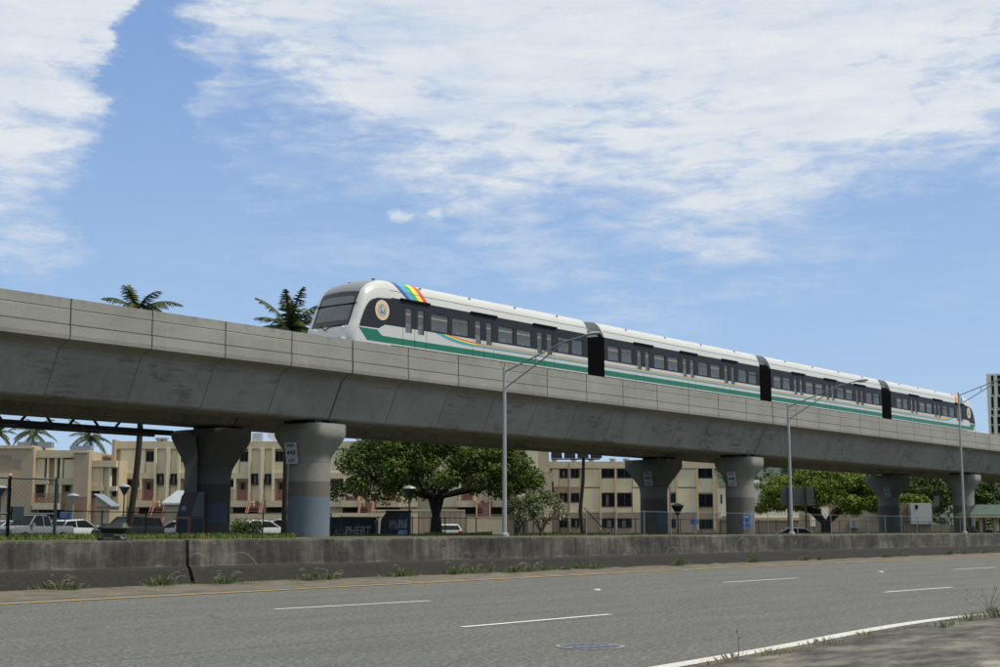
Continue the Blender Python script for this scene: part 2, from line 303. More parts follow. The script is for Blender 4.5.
mat('door_brown', (0.16, 0.075, 0.055), 0.8, 0.2, 2.0); mat('rail_pink', (0.30, 0.135, 0.105), 0.7, 0.15, 3.0); mat('roof_metal', (0.42, 0.45, 0.47), 0.45, 0.08, 2.0, metal=0.3)
mat('roof_metal_dark', (0.20, 0.24, 0.27), 0.5, 0.08, 2.0, metal=0.3)
mat('pipe', (0.46, 0.42, 0.35), 0.7); mat('galv', (0.26, 0.27, 0.275), 0.5, 0.12, 4.0, metal=0.3); mat('galv_light', (0.36, 0.36, 0.35), 0.5, 0.1, 3.0, metal=0.2)
mat('black_metal', (0.018, 0.022, 0.022), 0.55, 0.2, 5.0); mat('green_black', (0.012, 0.028, 0.026), 0.5, 0.2, 5.0)
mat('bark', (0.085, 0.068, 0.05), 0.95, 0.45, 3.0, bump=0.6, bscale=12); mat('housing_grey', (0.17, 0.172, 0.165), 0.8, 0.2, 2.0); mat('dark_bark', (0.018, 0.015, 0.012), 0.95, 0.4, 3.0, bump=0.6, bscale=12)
mat('palm_bark', (0.024, 0.020, 0.015), 0.95, 0.35, 2.0, bump=0.5, stretch=(1, 1, 6))
mat('board_grey', (0.11, 0.105, 0.098), 0.8, 0.15, 2.0); mat('steel_dark', (0.035, 0.042, 0.05), 0.6, 0.2, 3.0)
mat('sign_face', (0.36, 0.37, 0.36), 0.7, 0.08, 6.0); mat('letter_black', (0.02, 0.02, 0.02), 0.8); mat('poster_blue', (0.035, 0.16, 0.42), 0.5, 0.1, 4.0); mat('poster_light', (0.35, 0.55, 0.75), 0.5)
mat('train_white', (0.53, 0.53, 0.50), 0.35, 0.03, 1.0); mat('train_grey', (0.20, 0.21, 0.215), 0.3); mat('s_orange', (0.42, 0.26, 0.13), 0.4); mat('s_yellow', (0.48, 0.40, 0.24), 0.4); mat('s_green', (0.22, 0.34, 0.24), 0.4); mat('s_blue', (0.12, 0.26, 0.36), 0.4); mat('screen_surround', (0.012, 0.012, 0.013), 0.3); mat('train_black', (0.022, 0.022, 0.026), 0.5, spec=0.25)
mat('train_green', (0.009, 0.15, 0.083), 0.35); mat('bellows', (0.004, 0.004, 0.0045), 0.9, spec=0.1); mat('train_under', (0.03, 0.03, 0.03), 0.8)
mat('c_navy', (0.035, 0.08, 0.22), 0.4); mat('c_blue', (0.06, 0.32, 0.62), 0.4); mat('c_green', (0.07, 0.36, 0.12), 0.4); mat('c_yellow', (0.85, 0.68, 0.07), 0.4); mat('c_red', (0.62, 0.08, 0.03), 0.4); mat('c_orange', (0.80, 0.36, 0.09), 0.4)
mat('seal_cream', (0.68, 0.58, 0.42), 0.5); mat('interior', (0.62, 0.60, 0.54), 0.7); mat('seat_pale', (0.42, 0.60, 0.66), 0.6)
mat('ceiling_lamp', (0.9, 0.8, 0.6), 0.5, emit=(1.0, 0.85, 0.55, 0.35)); mat('floor_dark', (0.1, 0.1, 0.1), 0.8)
mat('wind_glass', (0.07, 0.08, 0.075), 0.06, 0.35, 1.2, spec=0.9, stretch=(1, 5, .6))  # streaky grey base colour paints reflections into the windscreen
glass_mat('train_glass', (0.50, 0.47, 0.40), 0.04, 0.08, 0.20); glass_mat('car_glass', (0.10, 0.11, 0.11), 0.03, 0.12)
mat('tyre', (0.015, 0.015, 0.015), 0.9); mat('rim', (0.45, 0.45, 0.46), 0.35, metal=0.7); mat('lamp_clear', (0.7, 0.72, 0.75), 0.2); mat('lamp_red', (0.35, 0.02, 0.015), 0.3)
for nm, c in (('car_white', (0.55, 0.56, 0.55)), ('car_grey', (0.17, 0.18, 0.19)), ('car_black', (0.018, 0.02, 0.022)), ('car_silver', (0.42, 0.44, 0.45))): mat(nm, c, 0.28, metal=0.0, spec=0.3)

def leaf_mat(name, dark, light, scale=0.9):
    m, t, b, (ox, oy, oz), xyz = nodes_of(name)
    g = t.nodes.new('ShaderNodeNewGeometry')
    n = noise(xyz(scale, scale, scale), 1.0, 3, 0.5, tree=t)
    s = mth('ADD', mth('MULTIPLY', g.outputs['Random Per Island'], 0.55, tree=t), mth('MULTIPLY', n, 0.5, tree=t), tree=t)
    t.links.new(ramp(s, [(0.15, dark), (0.85, light)], tree=t), b.inputs['Base Color'])
    b.inputs['Roughness'].default_value = 0.55; b.inputs['Specular IOR Level'].default_value = 0.12
    try:
        b.inputs['Transmission Weight'].default_value = 0.0
    except Exception: pass
    return m
leaf_mat('leaf_dark', (0.016, 0.030, 0.005), (0.100, 0.145, 0.020)); leaf_mat('leaf_bright', (0.028, 0.050, 0.006), (0.165, 0.215, 0.022)); leaf_mat('leaf_mid', (0.02, 0.034, 0.009), (0.09, 0.125, 0.028))
leaf_mat('leaf_pale', (0.05, 0.07, 0.025), (0.15, 0.18, 0.075)); leaf_mat('leaf_palm', (0.025, 0.045, 0.018), (0.11, 0.13, 0.05)); leaf_mat('grass', (0.05, 0.075, 0.016), (0.17, 0.21, 0.05), 0.7)
leaf_mat('hill_leaf', (0.05, 0.075, 0.05), (0.10, 0.135, 0.085), 0.05); leaf_mat('weed', (0.035, 0.06, 0.016), (0.10, 0.135, 0.045)); leaf_mat('dry', (0.14, 0.12, 0.085), (0.28, 0.25, 0.18)); leaf_mat('dry_brown', (0.10, 0.075, 0.045), (0.24, 0.19, 0.12))
mat('blossom', (0.80, 0.78, 0.60), 0.7)

# ---------------------------------------------------------------- mesh helpers
class MB:
    def __init__(s): s.v = []; s.f = []; s.m = []; s.mats = []
    def mi(s, name):
        if name not in s.mats: s.mats.append(name)
        return s.mats.index(name)
    def add(s, vs, fs, m):
        k = len(s.v); i = s.mi(m); s.v += [tuple(v) for v in vs]
        for f in fs: s.f.append(tuple(k + j for j in f)); s.m.append(i)
        return s
    def box(s, x0, x1, y0, y1, z0, z1, m):
        vs = [(x0,y0,z0),(x1,y0,z0),(x1,y1,z0),(x0,y1,z0),(x0,y0,z1),(x1,y0,z1),(x1,y1,z1),(x0,y1,z1)]
        return s.add(vs, [(0,3,2,1),(4,5,6,7),(0,1,5,4),(1,2,6,5),(2,3,7,6),(3,0,4,7)], m)
    def quad(s, a, b_, c, d, m): return s.add([a, b_, c, d], [(0, 1, 2, 3)], m)
    def tube(s, pts, rad, m, n=8, caps=True):
        pts = [Vector(p) for p in pts]
        if not hasattr(rad, '__len__'): rad = [rad] * len(pts)
        vs = []; fs = []
        ref = None
        for i, p in enumerate(pts):
            d = (pts[min(i + 1, len(pts) - 1)] - pts[max(i - 1, 0)]).normalized()
            if ref is None: ref = Vector((0, 0, 1)) if abs(d.z) < 0.9 else Vector((1, 0, 0))
            a = d.cross(ref).normalized(); b_ = d.cross(a).normalized(); ref = b_ if abs(b_.dot(d)) < 0.9 else ref
            ref = -(d.cross(a))if False else ref
            for k in range(n):
                an = 2 * math.pi * k / n
                vs.append(p + (a * math.cos(an) + b_ * math.sin(an)) * rad[i])
            ref = a.cross(d)
        for i in range(len(pts) - 1):
            for k in range(n):
                fs.append((i*n + k, i*n + (k+1) % n, (i+1)*n + (k+1) % n, (i+1)*n + k))
        if caps: fs.append(tuple(range(n - 1, -1, -1))); fs.append(tuple((len(pts)-1)*n + k for k in range(n)))
        return s.add(vs, fs, m)
    def lathe(s, prof, m, n=20, c=(0, 0, 0)):       # prof: (r, z)
        vs = []; fs = []
        for r, z in prof:
            for k in range(n):
                a = 2 * math.pi * k / n; vs.append((c[0] + r*math.cos(a), c[1] + r*math.sin(a), c[2] + z))
        for i in range(len(prof) - 1):
            for k in range(n): fs.append((i*n + k, i*n + (k+1) % n, (i+1)*n + (k+1) % n, (i+1)*n + k))
        fs.append(tuple(range(n - 1, -1, -1))); fs.append(tuple((len(prof)-1)*n + k for k in range(n)))
        return s.add(vs, fs, m)
    def prism(s, poly, y0, y1, m):                  # poly in x,z, extruded along y
        n = len(poly); vs = [(x, y0, z) for x, z in poly] + [(x, y1, z) for x, z in poly]
        fs = [tuple(range(n)), tuple(range(2*n - 1, n - 1, -1))] + [(i, i + n, (i+1) % n + n, (i+1) % n) for i in range(n)]
        return s.add(vs, fs, m)
    def build(s, name, parent=None, loc=None, smooth=False, rotz=0):
        me = bpy.data.meshes.new(name); me.from_pydata(s.v, [], s.f); me.update()
        for mn in s.mats: me.materials.append(MATS[mn])
        if len(s.mats) > 1: me.polygons.foreach_set('material_index', s.m)
        if smooth:
            me.polygons.foreach_set('use_smooth', [True] * len(me.polygons))
            try: me.set_sharp_from_angle(angle=R_(40))
            except Exception: pass
        o = bpy.data.objects.new(name, me); col.objects.link(o)
        if parent: o.parent = parent
        if loc: o.location = loc
        o.rotation_euler.z = rotz
        return o
def tag(o, label=None, cat=None, group=None, kind=None):
    if label: o['label'] = label
    if cat: o['category'] = cat
    if group: o['group'] = group
    if kind: o['kind'] = kind
    return o
def empty(name, loc=(0, 0, 0), rz=0, label=None, cat=None, group=None):
    o = bpy.data.objects.new(name, None); col.objects.link(o); o.location = loc; o.rotation_euler = (0, 0, rz); o.empty_display_size = 0.3
    return tag(o, label, cat, group)
def copy_tree(o, parent=None):
    c = o.copy(); col.objects.link(c); c.parent = parent
    for ch in [x for x in bpy.data.objects if x.parent == o]: copy_tree(ch, c)
    return c
def text_mesh(body, size, m, parent, loc, rot, name='lettering', sx=1.0, shear=0.0):
    cu = bpy.data.curves.new('txt', 'FONT'); cu.body = body; cu.size = size; cu.align_x = 'CENTER'; cu.align_y = 'CENTER'; cu.extrude = 0.004; cu.shear = shear; cu.offset = size * 0.012
    to = bpy.data.objects.new('txt', cu); col.objects.link(to)
    dg = bpy.context.evaluated_depsgraph_get(); me = bpy.data.meshes.new_from_object(to.evaluated_get(dg)); bpy.data.objects.remove(to)
    me.materials.clear(); me.materials.append(MATS[m])
    o = bpy.data.objects.new(name, me); col.objects.link(o); o.parent = parent; o.location = loc; o.rotation_euler = rot; o.scale = (sx, 1, 1)
    return o
RZ = math.atan2(RT.y, RT.x)       # heading of things that face the camera side (houses)
# ================================================================ GROUND AND ROAD
def grid(name, xs, ys, zf, m, parent=None):
    b = MB(); vs = [(x, y, zf(x, y)) for y in ys for x in xs]; nx = len(xs); fs = []
    for j in range(len(ys) - 1):
        for i in range(nx - 1): fs.append((j*nx + i, j*nx + i + 1, (j+1)*nx + i + 1, (j+1)*nx + i))
    b.add(vs, fs, m); return b.build(name)
BZ = 0.78
def gz(x, y):
    if y < 22.0: return -0.05
    if y < 53: return BZ
    if y < 58: return BZ + (0.2 - BZ) * (y - 53) / 5
    return 0.2
ys = [-3000, -300, -30, 21.95, 22.0, 30, 40, 53, 55, 58, 100, 200, 400, 1000, 3500]
tag(grid('ground', [-3000, -200, 0, 50, 100, 200, 400, 3500], ys, gz, 'soil_grass'), kind='structure')
# parking court of the flats
o = MB().box(-60, 160, 60, 118, 0.1, 0.215, 'lot_asphalt').build('parking_court'); tag(o, kind='structure')
# near edge of the carriageway follows a bend
E = [Vector(p + (0,)) for p in ((-40, 5.2), (0, 5.72), (5, 5.86), (9.17, 5.99), (11.02, 6.08), (12.59, 6.20), (14.7, 6.41), (17.0, 6.50), (18.75, 6.32), (21, 5.9), (25, 4.9), (31, 2.9), (40, -1), (52, -8), (60, -14))]
def smooth_path(P, k=4):
    o = []
    for i in range(len(P) - 1):
        p0 = P[max(i-1, 0)]; p1 = P[i]; p2 = P[i+1]; p3 = P[min(i+2, len(P)-1)]
        for j in range(k):
            t = j / k; o.append(0.5 * ((2*p1) + (-p0+p2)*t + (2*p0-5*p1+4*p2-p3)*t*t + (-p0+3*p1-3*p2+p3)*t**3))
    return o + [P[-1]]
E = smooth_path(E)
def strip(P, off0, off1, z, m, mb, jag=0.0):
    vs = []
    for i, p in enumerate(P):
        d = (P[min(i+1, len(P)-1)] - P[max(i-1, 0)]).normalized(); nrm = Vector((d.y, -d.x, 0))    # towards the camera side
        j1 = random.uniform(-jag, jag) if jag else 0
        a = p + nrm * off0; b_ = p + nrm * (off1 + j1); vs += [(a.x, a.y, z), (b_.x, b_.y, z)]
    mb.add(vs, [(2*i, 2*i+1, 2*i+3, 2*i+2) for i in range(len(P) - 1)], m)
rb = MB()
rb.quad((-300, -14, 0), (400, -14, 0), (400, 18.45, 0), (-300, 18.45, 0), 'asphalt')
tag(rb.build('road'), kind='structure')
sb = MB()                                              # dirt verge between the yellow line and the barrier
xs = [-300 + 0.5*k for k in range(0, 2)] + [x * 0.5 for x in range(20, 300)] + [400]
vs = []
for i, x in enumerate(xs):
    vs += [(x, 19.5 + 0.12*math.sin(x*1.3) + random.uniform(-.10, .10), 0.004), (x, 20.4 + random.uniform(-.1, .1), 0.03 + random.uniform(0, .02)), (x, 21.12, 0.085 + random.uniform(-.015, .02))]
sb.add(vs, [(3*i + k, 3*i+3 + k, 3*i+4 + k, 3*i+1 + k) for i in range(len(xs) - 1) for k in (0, 1)], 'shoulder_dirt')
tag(sb.build('verge'), kind='structure')
r2 = MB().quad((-300, 18.45, 0), (400, 18.45, 0), (400, 21.9, 0), (-300, 21.9, 0), 'asphalt'); tag(r2.build('road_shoulder'), kind='structure')
# near pavement
DIN = {}
def edge_off(p):                                      # distance from the white line to the pavement edge grows towards the camera
    return 0.95
pv = MB()
inner = []
for i, p in enumerate(E):
    d = (E[min(i+1, len(E)-1)] - E[max(i-1, 0)]).normalized(); nrm = Vector((d.y, -d.x, 0))
    far = (p - Vector((0, 0, 0))).length
    off = 0.40 + 0.05*math.sin(i*1.7) + random.uniform(-.05, .05)
    inner.append(p + nrm * off)
vs = []
for q in inner: vs += [(q.x, q.y, 0.0), (q.x, q.y, 0.035), (q.x + 0.03, q.y - 0.05, 0.05), (q.x + 2, min(q.y - 10, -14), 0.06)]
fs = []
for i in range(len(inner) - 1):
    for k in range(3): fs.append((4*i + k, 4*i + k + 1, 4*(i+1) + k + 1, 4*(i+1) + k))
pv.add(vs, fs, 'old_pavement'); tag(pv.build('pavement'), kind='structure')
dm = MB(); strip(inner, -.17, .35, 0.0035, 'edge_dirt', dm, .05); tag(dm.build('edge_dirt'), kind='structure')
el = MB(); strip(E, -0.095, 0.095, 0.006, 'edge_paint', el); tag(el.build('white_edge_line'), kind='structure')
# yellow line
yl = MB(); YP = [atZ(*q, 0) for q in ((0, 604.8), (165, 596.2), (330, 587.7), (500, 579.2), (660, 571.2), (830, 563.6), (1000, 557))]
def yline(x):
    if x <= YP[0].x: return YP[0].y
    for a_, b_ in zip(YP, YP[1:]):
        if x <= b_.x: return a_.y + (b_.y - a_.y)*(x - a_.x)/(b_.x - a_.x)
    return YP[-1].y
P = [Vector((x, yline(x), 0)) for x in range(-60, 200, 1)]
strip(P, -0.075, 0.075, 0.012, 'yellow_paint', yl); tag(yl.build('yellow_edge_line'), kind='structure')
# lane dashes
wd = MB()
row1 = [((275, 609.6), (430, 601.0)), ((723, 582.6), (798, 578.2)), ((953, 569.6), (995.7, 567.5))]
row2 = [((462, 627.4), (610, 614.6)), ((884.5, 592.4), (952, 587.4))]
for rows in (row1, row2):
    for a, b_ in rows:
        A_, B_ = atZ(*a, 0), atZ(*b_, 0); strip([A_, A_.lerp(B_, .5), B_], -0.05, 0.05, 0.006, 'white_paint', wd)
    A_, B_ = atZ(*rows[-1][0], 0), atZ(*rows[-1][1], 0)
    stp = Vector((12.2, 0, 0))
    for k in range(1, 6): strip([A_ + stp*k, B_ + stp*k], -0.05, 0.05, 0.006, 'white_paint', wd)
    A_, B_ = atZ(*rows[0][0], 0), atZ(*rows[0][1], 0)
    for k in range(1, 3): strip([A_ - stp*k, B_ - stp*k], -0.05, 0.05, 0.006, 'white_paint', wd)
tag(wd.build('lane_dashes'), kind='structure')
# road studs
for (px, py, txt) in ((597, 590.5, 'white road stud in the dark lane left of the long dashes, nearest the litter'), (881, 572.3, 'white road stud far down the road, before the last dashes')):
    p = atZ(px, py, 0); o = MB().lathe([(0.07, 0), (0.068, 0.012), (0.045, 0.028), (0.01, 0.03)], 'car_white', 12).build('road_stud', loc=(p.x, p.y, 0.002))
    tag(o, txt, 'road stud', 'studs on the road')
# storm cover in the road
p = atZ(590, 646.8, 0)
mh = empty('manhole_cover', (p.x, p.y, 0.002), R_(-25), 'round dark iron drain cover with pale rim set in the near lane', 'drain cover')
a = MB(); a.lathe([(0.325, 0), (0.325, 0.006), (0.29, 0.007), (0.29, 0.0)], 'galv', 40); a.build('rim', mh)
a = MB(); a.lathe([(0.285, 0), (0.285, 0.003), (0.01, 0.003)], 'steel_dark', 32)
a.build('plate', mh)
a = MB()
for k in range(-3, 4):
    h_ = math.sqrt(max(0, .28**2 - (k*.085)**2)); a.box(k*.085 - .012, k*.085 + .012, -h_, h_, 0.0052, 0.009, 'galv')
a.box(-.28, .28, -.014, .014, 0.0052, .0085, 'galv'); a.build('grid', mh)
# litter
p = atZ(564, 569.6, 0); a = MB(); a.box(-.14, .14, -.10, .10, 0.0, 0.035, 'car_white'); a.quad((-.14, -.1, .036), (.14, -.1, .036), (.18, .1, .07), (-.1, .1, .055), 'car_white')
tag(a.build('litter', loc=(p.x, p.y, .03), rotz=.4), 'flat white scrap of litter lying on the verge by the barrier', 'litter')
p = atZ(541, 573.6, 0); a = MB(); a.tube([(-.12, 0, .02), (-.03, .02, .07), (.05, 0, .03), (.12, .04, .02)], [.02, .045, .035, .015], 'black_metal', 7)
tag(a.build('rubber_scrap', loc=(p.x, p.y, .01)), 'small black curled scrap of rubber on the yellow line', 'scrap')

# ================================================================ ROADSIDE BARRIER
bar = empty('concrete_barrier', (0, 0, 0), 0, 'long stained grey concrete barrier running along the far side of the road', 'barrier')
prof = [(20.95, 0.0), (20.97, 0.08), (21.08, 0.34), (21.15, 0.42), (21.18, 0.86), (21.20, 0.895), (21.45, 0.895), (21.47, 0.86), (21.5, 0.42), (21.5, 0.0)]
jx = [-60, -30, -12, 0, 6, 11.8, 17.55, 22.7, 25.3, 30.4, 35.5, 41.6, 47.7, 54, 60, 66, 72, 84, 100, 130, 170, 220, 300]
for i in range(len(jx) - 1):
    g = 0.035 if abs(jx[i] - 17.55) < .01 else 0.006
    a = MB(); x0, x1 = jx[i] + g, jx[i+1] - (0.035 if abs(jx[i+1] - 17.55) < .01 else 0.006)
    nst = max(1, int((x1 - x0) / 0.8)); n = len(prof); vs = []; fs = []
    for s in range(nst + 1):
        x = x0 + (x1 - x0) * s / nst; dy = random.uniform(-.006, .006)
        dzj = random.uniform(-.008, .006)
        vs += [(x, y + dy * (1 if z > .3 else 3), z + (dzj if z > .8 else 0)) for y, z in prof]
    for s in range(nst):
        for k in range(n - 1): fs.append((s*n + k, (s+1)*n + k, (s+1)*n + k + 1, s*n + k + 1))
    fs.append(tuple(range(n))); fs.append(tuple(nst*n + k for k in range(n - 1, -1, -1)))
    a.add(vs, fs, 'barrier_concrete'); a.build('barrier_section', bar)
a = MB(); a.box(-60, 300, 21.25, 21.42, 0.05, 0.80, 'deep_joint'); a.build('core', bar)

# ================================================================ VIADUCTS
PX = [41.1 - 37.05*2, 41.1 - 37.05, 41.1, 78.2, 117.3, 154.4, 191.5, 228.6]
GR = 0.0028
def GZ(x): return .03 + GR * (x - 20)
def girder_prof(c, s=1):   # cross-section, near side then far side (y, z)
    near = [(-2.20, 8.66), (-2.40, 8.66), (-2.40, 8.32), (-2.385, 8.305), (-2.385, 8.285), (-2.40, 8.27), (-2.40, 7.80), (-2.375, 7.785), (-2.375, 7.765), (-2.415, 7.755), (-2.42, 7.44), (-2.40, 7.30), (-2.30, 7.26),
            (-2.02, 7.16), (-1.86, 7.06), (-1.76, 6.92), (-1.68, 6.72), (-1.10, 5.52), (-1.00, 5.45)]
    pr = near + [(-y, z) for y, z in reversed(near)]
    pr += [(2.20, 7.62), (-2.20, 7.62)]
    return [(c + y, z) for y, z in pr]
def viaduct(c, label, xend):
    v = empty('viaduct', (0, c, GZ(0)), 0, label, 'viaduct'); v.rotation_euler.y = -math.atan(GR)
    pr = girder_prof(0); n = len(pr)
    seg = 3.25
    for si in range(len(PX) - 1):
        xa, xb = PX[si] + 0.045, PX[si+1] - 0.045
        if xa > xend: break
        k = max(1, round((xb - xa) / seg)); st = []
        st.append((xa, 0.0))
        for i in range(1, k):
            x = xa + (xb - xa) * i / k
            st += [(x - .022, 0), (x - .014, .025), (x + .014, .025), (x + .022, 0)]
        st.append((xb, 0.0))
        vs = []; fa = MB(); body = []; dk = []
        for x, ins in st:
            for (y, z) in pr:
                sy = 1 if y > 0 else -1
                w_ = 1.0 if abs(y) > 2.35 or z < 7.3 else 0.0
                vs.append((x, y - sy * ins * (w_ if z > 7.25 else 0), z))
        for s in range(len(st) - 1):
            for q in range(n):
                f = (s*n + q, (s+1)*n + q, (s+1)*n + (q+1) % n, s*n + (q+1) % n)
                (dk if st[s][1] or st[s+1][1] else body).append(f)
        body += [tuple(range(n)), tuple((len(st)-1)*n + q for q in range(n - 1, -1, -1))]
        web = [f for f in dk if 7.4 > sum(vs[j][2] for j in f)/4]; dk = [f for f in dk if f not in web]; fa.v += vs
        for lst, mn in ((body, 'viaduct_concrete'), (dk, 'joint'), (web, 'soft_joint')):
            i_ = fa.mi(mn)
            for f in lst: fa.f.append(f); fa.m.append(i_)
        fa.build('girder', v)
        for zz_ in (8.295,):
            pass
    a = MB()                                           # dark lines in the parapet grooves, rails, bearings
    for zz_, yy in ((8.295, -2.386), (7.775, -2.376)):
        pass
    for r in (-0.72, 0.72):
        a.box(PX[0], xend, r - .04, r + .04, 7.76, 7.88, 'steel_dark'); a.box(PX[0], xend, r - .25, r + .25, 7.625, 7.76, 'viaduct_concrete')
    a.build('rail', v)
    for x in PX:
        if x > xend: break
        a = MB()
        for sx in (-.42, .42):
            for sy in (-.7, .7): MB().box(x + sx - .2, x + sx + .2, sy - .22, sy + .22, 5.25, 5.448, 'black_metal').build('bearing', v)
    return v
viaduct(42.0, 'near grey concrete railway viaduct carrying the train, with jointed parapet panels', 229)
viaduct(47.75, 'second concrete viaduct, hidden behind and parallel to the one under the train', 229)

def pier(x, y, hx, hy, neck, m, label, grp, extra=None):
    p = empty('viaduct_pier', (x, y, 0.7), 0, label, 'pier', grp)
    a = MB(); n = 40; vs = []; fs = []; r = 0.87
    tops = 4.60
    levels = [(-1.0, 0)] + [(0.5, 0), (neck, 0)] + [(neck + (tops - .45 - neck) * t / 8, t / 8) for t in range(1, 9)] + [(tops - .04, 1.0), (tops, 1.0)]
    for z, t in levels:
        e = 1 - math.cos(t * math.pi / 2) if t < 1 else 1.0
        e = t ** 1.35 * (1.0) if t < 1 else 1.0
        e = t*t*(2.2 - 1.2*t)
        ax, ay = r + (hx - r) * e, r + (hy - r) * e; pw = 2 + 4.0 * e
        sh = 0.03 if z == tops else 0
        for k in range(n):
            an = 2 * math.pi * (k + .5) / n; c_, s_ = math.cos(an), math.sin(an)
            rr = (abs(c_) ** pw + abs(s_) ** pw) ** (-1 / pw)
            vs.append(((ax - sh) * c_ * rr, (ay - sh) * s_ * rr, z + (GZ(x) if t > 0 else 0)))
    for i in range(len(levels) - 1):
        for k in range(n): fs.append((i*n + k, i*n + (k+1) % n, (i+1)*n + (k+1) % n, (i+1)*n + k))
    fs.append(tuple((len(levels)-1)*n + k for k in range(n)))
    a.add(vs, fs, m); a.build('column', p, smooth=True)
    return p
def pier_sign(x, y, z, rz, number, label, small=False):
    s = empty('pier_sign', (x, y, z), rz, label, 'sign', 'white number plates on the piers')
    for i, (txt, h_) in enumerate((('PIER', .26), (number, .34), ('H2T', .26))):
        zz_ = (.30, 0, -.31)[i]; xo = (-.03, 0, .04)[i]
        a = MB(); a.box(xo - .26, xo + .26, -.02, 0.0, zz_ - h_/2, zz_ + h_/2, 'sign_face'); pl = a.build('plate', s)
        text_mesh(txt, (.17, .27, .17)[i], 'letter_black', pl, (xo, -.026, zz_), (R_(90), 0, 0))
def cam_ang(x, y):                                    # heading of a plate facing the camera side
    return math.atan2(y, x) - math.pi / 2
nl = ['near pier with blue painted foot and tan band, nearest at left', 'near pier carrying a blue poster, in the middle of the view', 'near pier beside the green-roofed shelter at the right edge']
fl = ['broad rear pier at left with a grey cable housing on its side', 'broad rear pier in front of the cream flats, no poster', 'broad rear pier standing before the spreading right-hand tree']
near_x = [41.1, 78.2, 117.3]; far_x = [40.75, 77.4, 115.3]
for i, x in enumerate(near_x):
    p = pier(x, 42.0, 0.98, 1.36, 3.1, 'pier_paint_band' if i == 0 else 'pier_paint_patch', nl[i], 'piers of the near viaduct')
for i, x in enumerate(far_x): pier(x, 47.75, 0.95, 1.78, 2.6, 'pier_rear_shaded', fl[i], 'piers of the rear viaduct')
for x in PX:
    if min(abs(x - q) for q in near_x) > 1 and x < 229:
        wh = {True: 'left of the frame, ', False: 'right of the frame, '}[x < 20] + ('nearest', 'second nearest', 'third nearest', 'fourth nearest')[(1 - PX.index(x)) if x < 20 else PX.index(x) - 5] + ' to the picture'
        pier(x, 42.0, 0.98, 1.36, 3.1, 'pier_plain', 'plain near pier ' + wh, 'piers beyond the frame')
        pier(x, 47.75, 0.95, 1.78, 2.6, 'pier_plain', 'plain rear pier ' + wh, 'piers beyond the frame')
def put_sign(px, py, pyl, number, label):
    th = math.atan2(pyl[1], pyl[0]) ; 
    # plate on the camera-facing side of the head, at the photographed bearing
    d, _ = ray(px, py); d = d / math.hypot(d.x, d.y)
    # find hit with circle of radius r about the pier axis, otherwise nearest point
    cx, cy, r = pyl; b_ = d.x*cx + d.y*cy; disc = b_*b_ - (cx*cx + cy*cy - r*r)
    t = b_ - math.sqrt(disc) if disc > 0 else b_; x, y = d.x*t, d.y*t; z = EYE + d.z*t
    nx, ny = x - cx, y - cy; rz = math.atan2(ny, nx) + math.pi/2
    rz = 0.55 * rz + 0.45 * cam_ang(x, y)
    pier_sign(x + math.sin(rz)*.06, y - math.cos(rz)*.06, z, rz, number, label)
put_sign(292, 453, (41.1, 42.0, 1.05), '448', 'white number plates PIER 448 H2T, on the blue-footed near pier')
put_sign(191, 447, (40.75, 47.75, 1.32), '448', 'white number plates half hidden on the far-left rear pier')
put_sign(732, 479, (78.2, 42.0, 1.2), '449', 'white number plates on the near pier above the blue poster')
put_sign(648, 478.5, (77.4, 47.75, 1.3), '449', 'white number plates on the rear pier before the cream flats')
put_sign(936, 501, (117.3, 42.0, 1.15), '450', 'white number plates on the near pier by the green-roofed shelter')
put_sign(887, 492, (115.3, 47.75, 1.3), '450', 'white number plates on the rear pier before the right-hand tree')
# blue poster on the middle near pier
d, _ = ray(746, 522); d /= math.hypot(d.x, d.y); cx, cy, r = 78.2, 42.0, .9
b_ = d.x*cx + d.y*cy; t = b_ - math.sqrt(b_*b_ - (cx*cx + cy*cy - r*r)); x, y, z = d.x*t, d.y*t, EYE + d.z*t
s = empty('poster', (x, y, z), cam_ang(x, y) * .6 + .4*(math.atan2(y - cy, x - cx) + math.pi/2), 'tall blue poster with pale emblem fixed to the middle near pier', 'poster')
a = MB(); a.box(-.21, .21, -.03, -.005, -.42, .42, 'poster_blue'); a.build('board', s)
a = MB(); a.box(-.19, .19, -.034, -.031, -.07, -.03, 'poster_light'); a.box(-.19, .19, -.034, -.031, -.40, -.37, 'poster_light'); a.box(-.15, .15, -.034, -.031, .26, .36, 'poster_light')
a.prism([(-.12, .0), (.12, .0), (.07, .1), (.04, .2), (-.04, .2), (-.07, .1)], -.035, -.031, 'c_navy'); a.build('emblem', s)

# cable housing on the left rear pier
ch = empty('cable_housing', (40.75, 47.75, 0.7), cam_ang(40.75, 47.75), 'curved grey cable housing on a sloping graffiti-patched base beside left rear pier', 'cable housing')
a = MB()                                              # curved duct rising to the pier head
pth = [(-1.02, 2.45), (-1.02, 3.1), (-1.06, 3.5), (-1.12, 3.9), (-1.25, 4.25), (-1.5, 4.45), (-1.8, 4.5)]
outer = [(-.57, 1.95), (-.57, 3.4), (-.60, 3.8), (-.68, 4.15), (-.85, 4.42), (-1.72, 4.48)]
inner_ = [(-1.70, 4.25), (-1.45, 3.75), (-1.22, 3.35), (-1.10, 2.95), (-1.10, 1.95)]
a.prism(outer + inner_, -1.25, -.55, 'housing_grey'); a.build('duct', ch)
a = MB(); a.prism([(-1.38, .90), (-.55, .90), (-.45, 1.95), (-1.08, 1.95), (-1.2, 1.75)], -1.35, -.5, 'board_grey'); a.build('sloping_cover', ch)
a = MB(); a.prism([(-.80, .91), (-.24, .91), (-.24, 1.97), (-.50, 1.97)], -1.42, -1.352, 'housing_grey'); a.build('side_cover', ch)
a = MB(); a.box(-1.40, -.22, -1.40, -.5, -.6, .88, 'rail_pink'); a.build('base_box', ch)
